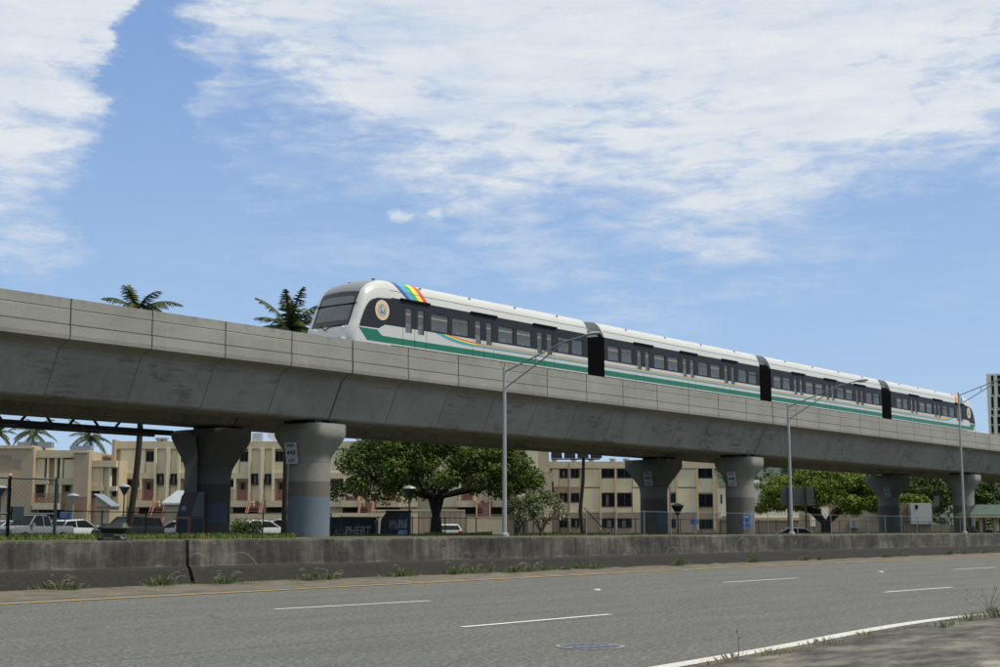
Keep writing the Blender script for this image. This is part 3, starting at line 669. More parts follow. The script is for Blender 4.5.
a = MB(); a.box(-1.33, -.92, -1.43, -1.402, .22, .82, 'steel_dark'); a.box(-.76, -.27, -1.43, -1.402, .10, .84, 'steel_dark'); a.build('paint_patch', ch)
a = MB(); a.box(-1.18, -.98, -1.39, -1.352, 1.18, 1.36, 'sign_face'); a.build('label_plate', ch)

# steel truss gantry under the rear viaduct at left
gt = empty('steel_gantry', (0, 49.9, 0), 0, 'dark steel truss gantry slung below the viaduct at the left', 'gantry')
gt.location.z = .22; a = MB(); a.box(-20, 40.3, -.12, .12, 5.00, 5.22, 'steel_dark'); a.box(-20, 40.3, 1.2, 1.4, 5.00, 5.18, 'steel_dark'); a.build('bottom_chord', gt)
a = MB(); a.box(-20, 40.3, -.07, .07, 5.95, 6.08, 'steel_dark'); a.box(-20, 40.3, 1.23, 1.37, 5.95, 6.08, 'steel_dark'); a.build('top_chord', gt)
k = 0; x = -18.0
while x < 39.5:
    MB().tube([(x, 0, 5.15), (x + .75, 0, 6.0)], .06, 'steel_dark', 6).build('diagonal', gt); MB().tube([(x + .75, 0, 6.0), (x + 1.5, 0, 5.15)], .06, 'steel_dark', 6).build('diagonal', gt)
    MB().box(x - .04, x + .04, .1, 1.2, 5.04, 5.12, 'steel_dark').build('cross_bar', gt); x += 2.3
a = MB(); a.box(29.6, 31.1, -.2, 1.3, 5.24, 5.62, 'black_metal'); a.box(32.6, 34.0, -.2, .1, 4.90, 4.995, 'black_metal'); a.build('equipment_box', gt)

# ================================================================ TRAIN
TY = 42.0; HW = 1.45; TZ0, TZ1 = 8.88, 10.95
ZC = 11.84
_hp = [(0, 0), (.2, .01), (.41, .04), (.55, .07), (.66, .10), (.76, .15), (.87, .29), (.94, .54), (.97, .74), (1, 1)]
hprof = [(-t, h) for t, h in reversed(_hp)][:-1] + _hp
def roof_z(t): # t in -1..1
    for (a0, h0), (a1, h1) in zip(hprof, hprof[1:]):
        if a0 <= t <= a1: return ZC - (ZC - TZ1) * (h0 + (h1 - h0) * (t - a0) / (a1 - a0))
    return TZ1
def make_side(L0, L1, doors, wins, sgn, parent):
    """one wall of a carriage: grid of cells with real openings; livery by cell"""
    ops = []
    for c in doors:
        ops.append((c - .62, c - .20, 9.52, 10.62)); ops.append((c + .20, c + .62, 9.52, 10.62))
    for (a0, a1) in wins: ops.append((a0, a1, 9.80, 10.56))
    seams = []
    for c in doors: seams += [c - .78, c, c + .78]
    xs = sorted(set([L0, L1] + [v for o in ops for v in o[:2]] + [v for s in seams for v in (s - .012, s + .012)]))
    zs = sorted(set([8.20, TZ0, 8.94, 9.22, 9.26, 9.72, TZ1] + [v for o in ops for v in o[2:]]))
    a = MB(); y = sgn * HW
    inn = MB()
    for i in range(len(xs) - 1):
        for j in range(len(zs) - 1):
            x0, x1, z0, z1 = xs[i], xs[i+1], zs[j], zs[j+1]; cx, cz = (x0+x1)/2, (z0+z1)/2
            if any(o[0] < cx < o[1] and o[2] < cz < o[3] for o in ops): continue
            isseam = any(abs(cx - s) < .013 for s in seams) and cz > TZ0
            if isseam: m_ = 'deep_joint'
            elif cz > 9.72: m_ = 'train_black'
            elif 8.94 < cz < 9.22: m_ = 'train_green'
            elif cz > TZ0: m_ = 'train_white'
            else: m_ = 'train_under'
            # door windows reach below the black band: keep a dark rim round them
            if m_ == 'train_white' and any(abs(cx - (o[0]+o[1])/2) < (o[1]-o[0])/2 + .03 and o[2] - .0 < cz < 9.72 and o[3] > 10.6 for o in ops): m_ = 'train_black'
            a.quad((x0, y, z0), (x1, y, z0), (x1, y, z1), (x0, y, z1), m_)
            inn.quad((x0, y - sgn*.07, z0), (x1, y - sgn*.07, z0), (x1, y - sgn*.07, z1), (x0, y - sgn*.07, z1), 'interior')
    a.build('side_wall', parent); inn.build('inner_lining', parent)
    for c in doors:
        g = MB()
        for o in ((c - .62, c - .20), (c + .20, c + .62)): g.quad((o[0], y - sgn*.03, 9.52), (o[1], y - sgn*.03, 9.52), (o[1], y - sgn*.03, 10.62), (o[0], y - sgn*.03, 10.62), 'train_glass')
        g2 = MB(); g2.box(c - .98, c + .98, y if sgn > 0 else y - .07, y + .07 if sgn > 0 else y, 10.90, 11.0, 'bellows')
        g2.build('door_hood', parent); d = g.build('door_window', parent)
    for k, (a0, a1) in enumerate(wins):
        g = MB(); g.quad((a0, y - sgn*.035, 9.80), (a1, y - sgn*.035, 9.80), (a1, y - sgn*.035, 10.56), (a0, y - sgn*.035, 10.56), 'train_glass'); g.build('window', parent)
        if k % 3 == 1:
            g = MB(); g.box(a0 + .05, a1 - .02, min(y - sgn*.03, y - sgn*.01), max(y - sgn*.03, y - sgn*.01), 10.33, 10.37, 'train_black'); g.build('window_bar', parent)
def band(parent, sgn, xa, xb, swoosh=None):
    cols = [('s_blue', 9.375, 9.425), ('s_green', 9.425, 9.47), ('s_yellow', 9.47, 9.515), ('s_orange', 9.515, 9.56)]
    y = sgn * (HW + .004)
    for (c, z0, z1) in cols:
        a = MB(); a.quad((xa, y, z0), (xb, y, z0), (xb, y, z1), (xa, y, z1), c); a.build('stripe', parent)
def carriage(X0, Ln, parent_name, label, doors, wins, nose=None, grp='carriages of the train'):
    c = empty(parent_name, (X0, TY, GZ(X0)), 0, label, 'train carriage', grp); c.rotation_euler.y = -math.atan(GR)
    a0, a1 = 0.0, Ln
    if nose == 'front': a0 = 2.5
    if nose == 'rear': a1 = Ln - 2.5
    for s in (-1, 1): make_side(a0, a1, doors, wins, s, c)
    # roof
    r = MB(); k0, k1 = a0, a1
    sl = 0.35
    n = len(hprof); vs = []
    stn = [k0 + (k1 - k0) * i / 6 for i in range(7)]
    for x in stn:
        for t, h in hprof:
            xx = x
            if x == k0 and nose != 'front': xx = x - .12 + .25*h*0 + 0.0 + (-.25) * (1 - h) * 0 
            vs.append((xx, t * HW, ZC - (ZC - TZ1) * h))
    if nose != 'front':
        for q, (t, h) in enumerate(hprof): vs[q] = (k0 - .02 - .42 * (1 - h), vs[q][1], vs[q][2])
    if nose != 'rear':
        for q, (t, h) in enumerate(hprof): vs[6*n + q] = (k1 + .02 - .10 * (1 - h), vs[6*n+q][1], vs[6*n+q][2])
    fs = [(i*n + q, (i+1)*n + q, (i+1)*n + q + 1, i*n + q + 1) for i in range(6) for q in range(n - 1)]
    if nose != 'front': fs.append(tuple(range(n)))
    if nose != 'rear': fs.append(tuple(range(7*n - 1, 6*n - 1, -1)))
    r.add(vs, fs, 'train_white'); r.build('roof', c, smooth=True)
    # roof seams and fittings
    sm = MB()
    for s in (-1, 1):
        yy = s * HW * .955; zz_ = roof_z(.955)
        sm.tube([(k0, yy * 1.004, zz_ + .003), (k1, yy * 1.004, zz_ + .003)], .011, 'train_grey', 4)
        yy = s * HW * .80
        for i in range(1, 6):
            x = k0 + (k1 - k0) * i / 6
            sm.tube([(x, s*HW*.93, roof_z(.93) + .002), (x, s*HW*.76, roof_z(.76) + .002), (x, s*HW*.41, roof_z(.41) + .002)], .010, 'train_grey', 4)
    sm.build('roof_seam', c)
    for i in range(4):
        x = k0 + (k1 - k0) * (i + .6) / 4.3
        f = MB(); f.box(x - .05, x + .05, -HW*.88, -HW*.84, roof_z(.86) + .0, roof_z(.86) + .07, 'train_grey'); f.build('roof_fitting', c)
    # floor, ceiling, seats, lamps, ends, running gear
    f = MB(); f.box(a0, a1, -HW + .08, HW - .08, 8.86, 8.94, 'floor_dark'); f.box(a0, a1, -HW + .08, HW - .08, 10.86, 10.90, 'interior'); f.build('floor', c)
    f = MB()
    for s in (-.75, .75): f.box(a0 + .3, a1 - .3, s - .09, s + .09, 10.82, 10.855, 'ceiling_lamp')
    f.build('ceiling_lamp', c)
    f = MB()
    for (b0, b1) in wins:
        for s in (-1, 1):
            for u in (.15, .72):
                x = b0 + (b1 - b0) * u
                f.box(x, x + .3, s*1.28 - .06 if s > 0 else -1.34, s*1.28 + .06 if s > 0 else -1.22, 9.3, 10.08, 'seat_pale')
                f.box(x - .02, x + .34, min(s*1.3, s*.85), max(s*1.3, s*.85), 9.3, 9.38, 'seat_pale')
    f.build('seats', c)
    f = MB()
    for d_ in doors: f.tube([(d_, 0, 8.94), (d_, 0, 10.86)], .02, 'galv_light', 6)
    f.build('grab_pole', c)
    f = MB()
    for xe in ([a0 + .02] if nose != 'front' else []) + ([a1 - .02] if nose != 'rear' else []):
        f.add([(xe, -HW + .01, 8.4), (xe, HW - .01, 8.4), (xe, HW - .01, 10.95), (xe, -HW + .01, 10.95)], [(0, 1, 2, 3)], 'train_black')
    f.build('end_wall', c)
    for xb_ in (2.9, Ln - 2.9):
        g = MB()
        g.box(xb_ - 1.3, xb_ + 1.3, -1.0, 1.0, 8.1, 8.4, 'train_under')
        for q in (-.95, .95):
            for s in (-.72, .72): g.tube([(xb_ + q, s - .06, 8.26), (xb_ + q, s + .06, 8.26)], .38, 'steel_dark', 18)
        g.build('bogie', c)
    for s in (-1, 1):
        if nose is None: band(c, s, a0, a1)
    return c
# doors and windows (metres from the carriage's left end)
midd = [3.85, 8.70, 13.55]
midw = [(.35, 1.40), (1.66, 2.72), (4.98, 6.10), (6.42, 7.56), (9.83, 10.95), (11.27, 12.40), (14.68, 15.74), (16.0, 17.05)]
LM = 17.4
C0 = [41.95, 61.05, 80.0, 99.15]
ld = [4.05, 8.92, 13.78]; lw = [(5.15, 6.34), (6.62, 7.80), (10.05, 11.20), (11.50, 12.66), (14.92, 15.92), (16.15, 17.10)]
LE = 17.55
car1 = carriage(C0[0], LE, 'train_carriage', 'leading carriage with windscreen, rainbow roof band and round city seal', ld, lw, 'front')
car2 = carriage(C0[1], LM, 'train_carriage', 'second carriage from the windscreen end, thin rainbow pinstripes below windows', midd, midw)
car3 = carriage(C0[2], LM, 'train_carriage', 'third carriage from the windscreen end, before the tail car', midd, midw)
L4 = 18.2
rd = [L4 - v for v in ld]; rw = [(L4 - b_, L4 - a_) for a_, b_ in lw]
car4 = carriage(C0[3], L4, 'train_carriage', 'tail carriage at far right, ending in a rounded nose', rd, rw, 'rear')

def nose(parent, flip, Ln):
    X = (lambda x: Ln - x) if flip else (lambda x: x)
    cen = [(0.05, 8.30), (0.02, 8.75), (.0, 9.05), (.06, 9.30), (.15, 9.50), (.30, 9.80), (.44, 10.16), (.60, 10.54), (.76, 10.90), (.88, 11.14), (1.02, 11.33), (1.24, 11.51), (1.54, 11.66), (1.9, 11.76), (2.22, 11.81), (2.5, 11.84)]
    edg = [(0.34, 8.30), (.30, 8.75), (.30, 9.05), (.33, 9.30), (.38, 9.50), (.48, 9.72), (.60, 9.98), (.72, 10.22), (.85, 10.42), (.98, 10.56), (1.12, 10.68), (1.30, 10.78), (1.55, 10.86), (1.85, 10.91), (2.2, 10.94), (2.5, 10.95)]
    def rs(Q):
        o_ = []
        for i in range(len(Q) - 1):
            p0, p1, p2, p3 = Q[max(i-1, 0)], Q[i], Q[i+1], Q[min(i+2, len(Q)-1)]
            for t_ in (0, 1/3, 2/3): o_.append(tuple(.5*(2*b1 + (-a1+c1)*t_ + (2*a1-5*b1+4*c1-d1)*t_*t_ + (-a1+3*b1-3*c1+d1)*t_**3) for a1, b1, c1, d1 in zip(p0, p1, p2, p3)))
        return o_ + [Q[-1]]
    cen, edg = rs(cen), rs(edg)
    n = len(hprof); groups = {'nose_shell': MB(), 'windscreen': MB(), 'screen_surround': MB(), 'roof_cowl': MB()}
    P = [[(X(c_[0] + (e_[0]-c_[0])*h), t*HW, c_[1] + (e_[1]-c_[1])*h) for t, h in hprof] for c_, e_ in zip(cen, edg)]
    for i in range(len(cen) - 1):
        for q in range(n - 1):
            t = abs(hprof[q][0] + hprof[q+1][0]) / 2
            if t < .66 and 15 <= i <= 23: g, m_ = 'windscreen', 'wind_glass'
            elif t < .80 and 12 <= i <= 26: g, m_ = 'screen_surround', 'screen_surround'
            elif t < .80 and 27 <= i <= 38: g, m_ = 'roof_cowl', 'train_grey'
            else: g, m_ = 'nose_shell', 'train_white'
            gg = groups[g]; k = len(gg.v); gg.v += [P[i][q], P[i+1][q], P[i+1][q+1], P[i][q+1]]; gg.f.append((k, k+1, k+2, k+3)); gg.m.append(gg.mi(m_))
    # side cheeks
    gs = groups['nose_shell']
    for s in (-1, 1):
        poly = [(X(x), s*HW, z) for x, z in edg] + [(X(2.5), s*HW, 8.30)]
        k = len(gs.v); gs.v += poly; gs.f.append(tuple(range(k, k + len(poly)))); gs.m.append(gs.mi('train_white'))
        bl = [(.50, 9.50), (.62, 9.82), (.80, 10.20), (.94, 10.42), (1.10, 10.60), (1.32, 10.74), (1.62, 10.83), (2.5, 10.90), (2.5, 9.72), (2.12, 9.72), (1.90, 9.62), (1.72, 9.52)]
        gr_ = [(.47, 9.45), (1.62, 9.45), (1.92, 9.22), (2.5, 9.22), (2.5, 8.94), (1.0, 8.94)]
        yy = s * (HW + .004)
        a = MB(); a.add([(X(x), yy, z) for x, z in bl], [tuple(range(len(bl)))], 'train_black'); a.build('side_mask', parent)
        a = MB(); a.add([(X(x), yy, z) for x, z in gr_], [tuple(range(len(gr_)))], 'train_green'); a.build('green_flash', parent)
        # seal
        cx, cz = 1.92, 10.33; sl = empty('city_seal', (0, 0, 0)); sl.parent = parent
        sl2 = None
        for r, c_, lift in ((.44, 'seal_cream', .008), (.36, 'c_orange', .011), (.335, 'seal_cream', .014), (.27, 'c_red', .017), (.25, 'sign_face', .020)):
            d = MB(); d.add([(X(cx) + r*math.cos(k*math.pi/18), s*(HW+lift), cz + r*math.sin(k*math.pi/18)) for k in range(36)], [tuple(range(36))], c_)
            d.build('seal_ring', sl)
        d = MB(); yl_ = s*(HW+.023)
        for (u, v_, w_, h_, c_) in ((-.15, .06, .10, .12, 'c_blue'), (-.02, .05, .12, .16, 'c_yellow'), (-.10, -.14, .13, .14, 'c_navy'), (.05, -.16, .13, .20, 'c_blue'), (.0, .12, .06, .09, 'c_green'), (-.03, -.06, .07, .09, 'c_yellow'), (.13, .06, .06, .08, 'c_orange')):
            d.quad((X(cx) + u, yl_, cz + v_), (X(cx) + u + w_, yl_, cz + v_), (X(cx) + u + w_*.8, yl_, cz + v_ + h_), (X(cx) + u + w_*.2, yl_, cz + v_ + h_), c_)
            yl_ += s*.0006
        d.build('seal_crest', sl)
    for g, mb in groups.items(): mb.build(g, parent, smooth=True)
    # interior end blind so the wind screen reads dark
    # apron lip, coupler opening, wiper, logo, lamps
    a = MB(); a.box(min(X(-.28), X(.3)), max(X(-.28), X(.3)), -1.15, 1.15, 8.93, 8.99, 'train_white'); a.box(min(X(-.26), X(.3)), max(X(-.26), X(.3)), -1.15, -1.05, 8.35, 8.93, 'train_white'); a.box(min(X(-.26), X(.3)), max(X(-.26), X(.3)), 1.05, 1.15, 8.35, 8.93, 'train_white'); a.build('apron_lip', parent)
    a = MB(); a.box(min(X(-.02), X(-.2)), max(X(-.02), X(-.2)), -1.04, 1.04, 8.4, 8.90, 'train_under'); a.tube([(X(-.1), 0, 8.55), (X(-.55), 0, 8.55)], .12, 'steel_dark', 10); a.build('coupler', parent)
    a = MB(); a.tube([(X(.015), .1, 9.38), (X(.10), -.2, 9.52), (X(.13), -.85, 9.56)], .022, 'bellows', 6); a.tube([(X(.01), .12, 9.36), (X(.2), .55, 9.60)], .02, 'bellows', 6); a.build('wiper', parent)
    a = MB(); k = 14; a.add([(X(.028), .10 + .10*math.cos(i*2*math.pi/k), 9.40 + .11*math.sin(i*2*math.pi/k)) for i in range(k)], [tuple(range(k))], 'seal_cream'); a.build('round_emblem', parent)
    for s in (-.85, .85):
        a = MB(); a.tube([(X(.16), s, 9.44), (X(.10), s, 9.44)], .07, 'lamp_clear', 12); a.tube([(X(.16), s*1.2, 9.46), (X(.12), s*1.2, 9.46)], .06, 'lamp_clear', 12); a.build('headlamp', parent)
    a = MB(); a.box(min(X(.74), X(.76)), max(X(.74), X(.76)), -.2, .25, 10.72, 10.78, 'c_orange'); a.build('destination_display', parent)
    a = MB(); a.box(min(X(.56), X(.60)), max(X(.56), X(.60)), -1.22, 1.22, 10.50, 10.535, 'bellows'); a.build('screen_bar', parent)
    for (x, y) in ((1.35, .9), (1.5, .1), (2.3, -.55)):
        a = MB(); a.lathe([(.07, -.25), (.07, 0), (.08, .01), (.08, .05), (.04, .07)], 'black_metal', 10, (X(x), y, ZC + (-.05 if x > 2 else -.26 if x > 1.4 else -.42))); a.build('roof_beacon', parent)
    # rainbow over the roof
    bt = [3.58, 3.82, 4.10, 4.38, 4.68, 4.96]; tp = [2.70, 3.00, 3.38, 3.72, 4.05, 4.36]
    cols = ['c_navy', 'c_blue', 'c_green', 'c_yellow', 'c_red']
    for k in range(5):
        a = MB(); vs = []; m_ = 0
        for s in (-1, 1):
            v0 = len(vs); q = 0
            for (t, h) in hprof[:10]:
                cv = 1 - (1 - h) ** 1.0
                x0 = tp[k] + (bt[k] - tp[k]) * h**1.4; x1 = tp[k+1] + (bt[k+1] - tp[k+1]) * h**1.4
                vs += [(X(x0), s*abs(t)*(HW + .006), ZC - (ZC - TZ1)*h + .006), (X(x1), s*abs(t)*(HW + .006), ZC - (ZC - TZ1)*h + .006)]; q += 1
        fs = [(2*i, 2*i+1, 2*i+3, 2*i+2) for i in range(9)] + [(20 + 2*i, 20 + 2*i+1, 20 + 2*i+3, 20 + 2*i+2) for i in range(9)]
        a.add(vs, fs, cols[k]); a.build('rainbow_stripe', parent)
    # rainbow swoosh leaving the window band
    st = [5.45, 5.75, 5.98, 6.22, 6.50]; ze = [9.375, 9.425, 9.47, 9.515, 9.56]; cc = ['c_blue', 'c_green', 'c_yellow', 'c_red']
    for k in range(4):
        for s in (-1, 1):
            a = MB(); vs = []; M_ = 24
            for i in range(M_ + 1):
                u = i / M_
                def pt(j):
                    return (X(st[j] + 2.3*u + (0.0)), s*(HW + .004), ze[j] + (9.72 - ze[j]) * (1 - u)**2.0)
                vs += [pt(k), pt(k+1)]
            xe = Ln
            fs = [(2*i, 2*i+1, 2*i+3, 2*i+2) for i in range(M_)]
            a.add(vs, fs, cc[k]); a.build('rainbow_swoosh', parent)
            xq = st[k] + 2.3; xr = st[k+1] + 2.3
            a = MB(); a.add([(X(xq), s*(HW+.004), ze[k]), (X(xr), s*(HW+.004), ze[k+1]), (X(xe), s*(HW+.004), ze[k+1]), (X(xe), s*(HW+.004), ze[k])], [(0, 1, 2, 3)], ('s_blue', 's_green', 's_yellow', 's_orange')[k]); a.build('stripe', parent)
nose(car1, False, LE); nose(car4, True, L4)
# number marks on the lead car's brow
a = MB()
for (x, z) in ((1.38, 11.2), (1.47, 11.2), (1.56, 11.2), (1.66, 11.2)): a.box(x, x + .06, -HW*.975, -HW*.965, z - .03, z + .03, 'black_metal')
# gangways
for i in range(3):
    e0_ = C0[i] + (LE if i == 0 else LM); x1 = C0[i+1]
    g = empty('gangway', ((e0_ + x1)/2, TY, GZ(x1)), 0, ['black pleated gangway behind the leading carriage', 'black pleated gangway between the two middle carriages', 'black pleated gangway in front of the tail carriage'][i], 'gangway', 'gangways joining the carriages')
    a = MB(); h_ = (x1 - e0_)/2 - .02; nf = 12; ring = [(-1.42, 8.5), (-1.44, 10.9), (-1.25, 11.15), (1.25, 11.15), (1.44, 10.9), (1.42, 8.5)]
    vs = []; fs = []
    for k in range(nf*2 + 1):
        x = -h_ + 2*h_*k/(nf*2); s_ = 1.0 if k % 2 == 0 else .965
        vs += [(x, y*s_, 8.5 + (z-8.5)*(s_ if z > 9 else 1)) for y, z in ring]
    nr = len(ring)
    for k in range(nf*2):
        for q in range(nr): fs.append((k*nr + q, (k+1)*nr + q, (k+1)*nr + (q+1) % nr, k*nr + (q+1) % nr))
    a.add(vs, fs, 'bellows'); a.build('bellows', g)
    a = MB(); a.box(-h_, h_, -1.15, 1.15, 11.16, 11.27, 'train_grey'); a.box(-h_, -h_*.2, -1.1, -.3, 11.27, 11.36, 'galv'); a.build('top_plate', g)
# ================================================================ FLATS BEYOND THE VIADUCT
class House:
    """a building facing the camera side: photo points on its front wall become metres along the wall and heights"""
    def __init__(s, name, px0, dist, label, cat='building', group=None):
        s.d = dist; s.l0, _ = atF(px0, 529, dist)
        p = wF(s.l0, dist, 0.2); s.e = empty(name, p, RZ, label, cat, group)
    def u(s, px, py=500): return atF(px, py, s.d)[0] - s.l0
    def z(s, px, py): return atF(px, py, s.d)[1] - 0.2
    def rect(s, r):
        x0, y0, x1, y1 = r; xm = (x0 + x1)/2
        return s.u(x0, (y0+y1)/2), s.u(x1, (y0+y1)/2), s.z(xm, y1), s.z(xm, y0)
    def block(s, name, r, m, front=0.0, back=0.3, z0=None, par=None):
        a, b_, c, d = s.rect(r)
        if z0 is not None: c = z0
        return MB().box(a, b_, -front, back, c, d, m).build(name, par or s.e)
    def window(s, r, front=0.0, frame='window_frame', bars=1, curtain=False):
        a, b_, c, d = s.rect(r); fr = MB(); t = .06
        y0, y1 = -front - .03, -front + .05
        fr.box(a, b_, y0, y1, c, c + t, frame); fr.box(a, b_, y0, y1, d - t, d, frame); fr.box(a, a + t, y0, y1, c + t, d - t, frame); fr.box(b_ - t, b_, y0, y1, c + t, d - t, frame)
        for k in range(1, bars + 1):
            x = a + (b_ - a) * k / (bars + 1); fr.box(x - .03, x + .03, y0, y1, c + t, d - t, frame)
        f = fr.build('window', s.e)
        MB().quad((a + t, -front - .012, c + t), (b_ - t, -front - .012, c + t), (b_ - t, -front - .012, d - t), (a + t, -front - .012, d - t), 'window_glass').build('pane', f)
        if curtain:
            w_ = (b_ - a) * random.uniform(.2, .35); x = a + (b_ - a) * random.uniform(.3, .6)
            MB().quad((x, -front - .016, c + .1), (x + w_, -front - .016, c + .1), (x + w_, -front - .016, d - .25), (x, -front - .016, d - .25), 'curtain').build('curtain', f)
        return f
def railing(h, r, front, m='rail_pink', dense=.14):
    a, b_, c, d = h.rect(r); g = MB()
    g.box(a, b_, -front - .03, -front + .03, d - .06, d, m); g.box(a, b_, -front - .02, -front + .02, c + .05, c + .10, m)
    x = a
    while x < b_: g.box(x, x + .04, -front - .015, -front + .015, c, d - .06, m); x += dense
    return g.build('railing', h.e)
def stair(h, cpx, front, top, flip=1, wid=1.3, n=9, run=.27):
    u = h.u(cpx); g = MB(); ztop = h.z(cpx, top)
    rise = ztop / (n + 6)
    for k in range(n): g.box(u - wid/2, u + wid/2, -front - (k + 1)*run, -front - k*run, ztop - (k+1)*rise - .07, ztop - (k+1)*rise, 'rail_pink')
    for s in (-1, 1):
        x = u + s*wid/2; g.tube([(x, -front, ztop + .9), (x, -front - n*run, ztop - n*rise + .9)], .035, 'rail_pink', 6); g.tube([(x, -front, ztop - .1), (x, -front - n*run, ztop - n*rise - .1)], .07, 'rail_pink', 6)
        for k in range(0, n + 1, 2): g.tube([(x, -front - k*run, ztop - k*rise), (x, -front - k*run, ztop - k*rise + .9)], .02, 'rail_pink', 5)
    g.build('stair', h.e)

# --- long three-storey block (behind left piers and the big tree)
H = House('apartment_block', 230, 140.0, 'long tan three-storey apartment block with cream panels and pink stair railings, behind the left piers', 'building')
D = 9.0
H.block('wall', (114.5, 448.6, 549, 540), 'stucco_tan', 0.0, D, z0=-.2)
H.block('cornice', (113.5, 441.5, 549, 449), 'trim_tan', .35, D + .3)
H.block('end_wall', (112.8, 440.2, 116, 540), 'stucco_brown', .9, D, z0=-.2)
H.block('floor_band', (116.5, 473.2, 521, 478.8), 'trim_tan', .45, -.001)
def module(c, w=46, doors=True, hang=1.0, stairs=True):
    """half-mirrored pair of flats round a drain pipe"""
    H.block('pilaster', (c - 2.2, 448.9, c + 2.2, 502), 'stucco_cream', .55, -.002)
    a, b_, z0, z1 = H.rect((c - .5, 448, c + .9, 503)); MB().tube([(a + .05, -.66, z0), (a + .05, -.66, z1)], .09, 'pipe', 8).build('drainpipe', H.e)
    for s in (-1, 1):
        def X(a0, a1): return (c + s*a0, c + s*a1) if s > 0 else (c - a1, c - a0)
        def R(a0, y0, a1, y1): x0, x1 = X(a0, a1); return (x0, y0, x1, y1)
        H.block('panel', R(2.6, 449.2, 10.2, 473), 'stucco_cream', .12, -.002)
        H.block('pilaster', R(10.4, 448.9, 13.0, 479), 'stucco_cream', .5, -.002)
        H.window(R(13.6, 451.5, 21.5, 461.5), .02, curtain=False)
        H.block('panel', R(13.2, 462, 22, 473), 'stucco_cream', .10, -.002)
        H.block('panel', R(22.4, 449.6, 47, 473), 'stucco_cream', .20, -.002)
        H.window(R(3.2, 473.8, 10.4, 484.5), .0 + .47, curtain=True)
        H.block('panel', R(2.6, 485, 10.2, 501), 'stucco_cream', .12, -.002)
        H.block('pilaster', R(10.4, 478.9, 13.0, 502), 'stucco_cream', .5, -.002)
        H.block('recess', R(13.4, 480, 25.5, 500.8), 'stucco_brown', .012, -.003)
        d = H.block('door', R(15.2, 481.5, 23.6, 500.8), 'door_brown', .05, .0)
        H.window(R(17.4, 482.5, 21, 490), .06, bars=0)
        H.block('pilaster', R(25.5, 478.9, 27.6, 502), 'stucco_cream', .5, -.002)
        H.window(R(27.8, 480, 46, 487), .02, bars=3)
        H.block('panel', R(28, 487.2, 46.5, 507), 'stucco_cream', .2, -.002)
        H.block('balcony', R(6, 500.8, 29, 507.2), 'trim_tan', 1.3, -.004)
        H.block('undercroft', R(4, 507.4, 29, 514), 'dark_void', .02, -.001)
        if s > 0 or True: railing(H, R(13.2, 490.4, 29, 500.6), 1.25)
    if stairs: stair(H, c - 3, 1.35, 501)
module(168); module(262); module(371.5); module(486.5)
H.block('low_wall', (228, 513.4, 420, 540), 'trim_tan', 4.5, -4.2, z0=-.2)
H.block('low_wall', (468, 517.5, 502, 540), 'trim_tan', 4.5, -4.2, z0=-.2)
fz = MB(); a, b_, z0, z1 = H.rect((376, 511.5, 466, 533)); x = a
while x < b_: fz.box(x, x + .42, -4.05, -4.0, z0, z1, 'stucco_brown'); x += .5
fz.box(a, b_, -4.0, -3.9, z0, z1 - .1, 'stucco_brown'); fz.box(a, b_, -4.12, -3.92, z1, z1 + .12, 'trim_tan'); fz.build('board_screen', H.e)
# poster, pots and things by the doors
a, b_, z0, z1 = H.rect((348.2, 489, 355.6, 496.5)); pp = MB().box(a, b_, -1.32, -1.30, z0, z1, 'car_white').build('white_sheet', H.e)
# roof vents and pipes
for px in (150, 155.5, 236, 252, 300, 420, 500):
    u = H.u(px); g = MB(); zr = H.z(px, 441.5); g.lathe([(.28, 0), (.28, .35), (.42, .38), (.42, .55), (.1, .62)], 'galv', 12, (u, 3.0, zr)); g.build('roof_vent', H.e)
# roof dish with dark centre
px = 271; u = H.u(px); zr = H.z(px, 441.4); g = MB(); g.lathe([(.05, .0), (.45, .12), (.62, .3)], 'car_white', 16, (0, 0, 0)); 
o = g.build('dish', None); o.rotation_euler = (R_(80), 0, R_(-10)); o.parent = H.e; o.location = (u, 1.2, zr + .7)
g = MB(); g.lathe([(.2, 0), (.16, .1), (.02, .14)], 'door_brown', 12); o2 = g.build('dish_core', o, (0, 0, .1))
MB().tube([(u, 1.3, zr), (u, 1.3, zr + .6)], .05, 'galv', 6).build('dish_mast', H.e); g = MB(); g.box(u - 2.2, u - 1.2, 1.0, 1.8, zr, zr + .9, 'roof_metal'); g.build('roof_unit', H.e)

# --- tall end tower of that block
T = House('stair_tower', 538, 138.0, 'tall plain tan stair tower at the right end of the long apartment block', 'building')
T.block('wall', (527.8, 428, 549.2, 540), 'stucco_tan', 0, 7, z0=-.2)
T.block('cream_wall', (516, 430, 538.0, 479.8), 'stucco_cream', .14, -.002); T.block('projecting_shaft', (543.8, 473.0, 551.5, 540), 'stucco_tan', 1.1, -.003, z0=-.2)
T.window((520, 480.2, 537.6, 487), .02, bars=3); T.window((520, 509.2, 537.6, 516.8), .02, bars=3); T.block('cream_panel', (518, 487.4, 541, 507.5), 'stucco_cream', .12, -.002)
a, b_, z0, z1 = T.rect((551.6, 481.5, 553.6, 492)); MB().box(a, b_, -.4, .5, z0, z1, 'window_frame').build('side_window', T.e)

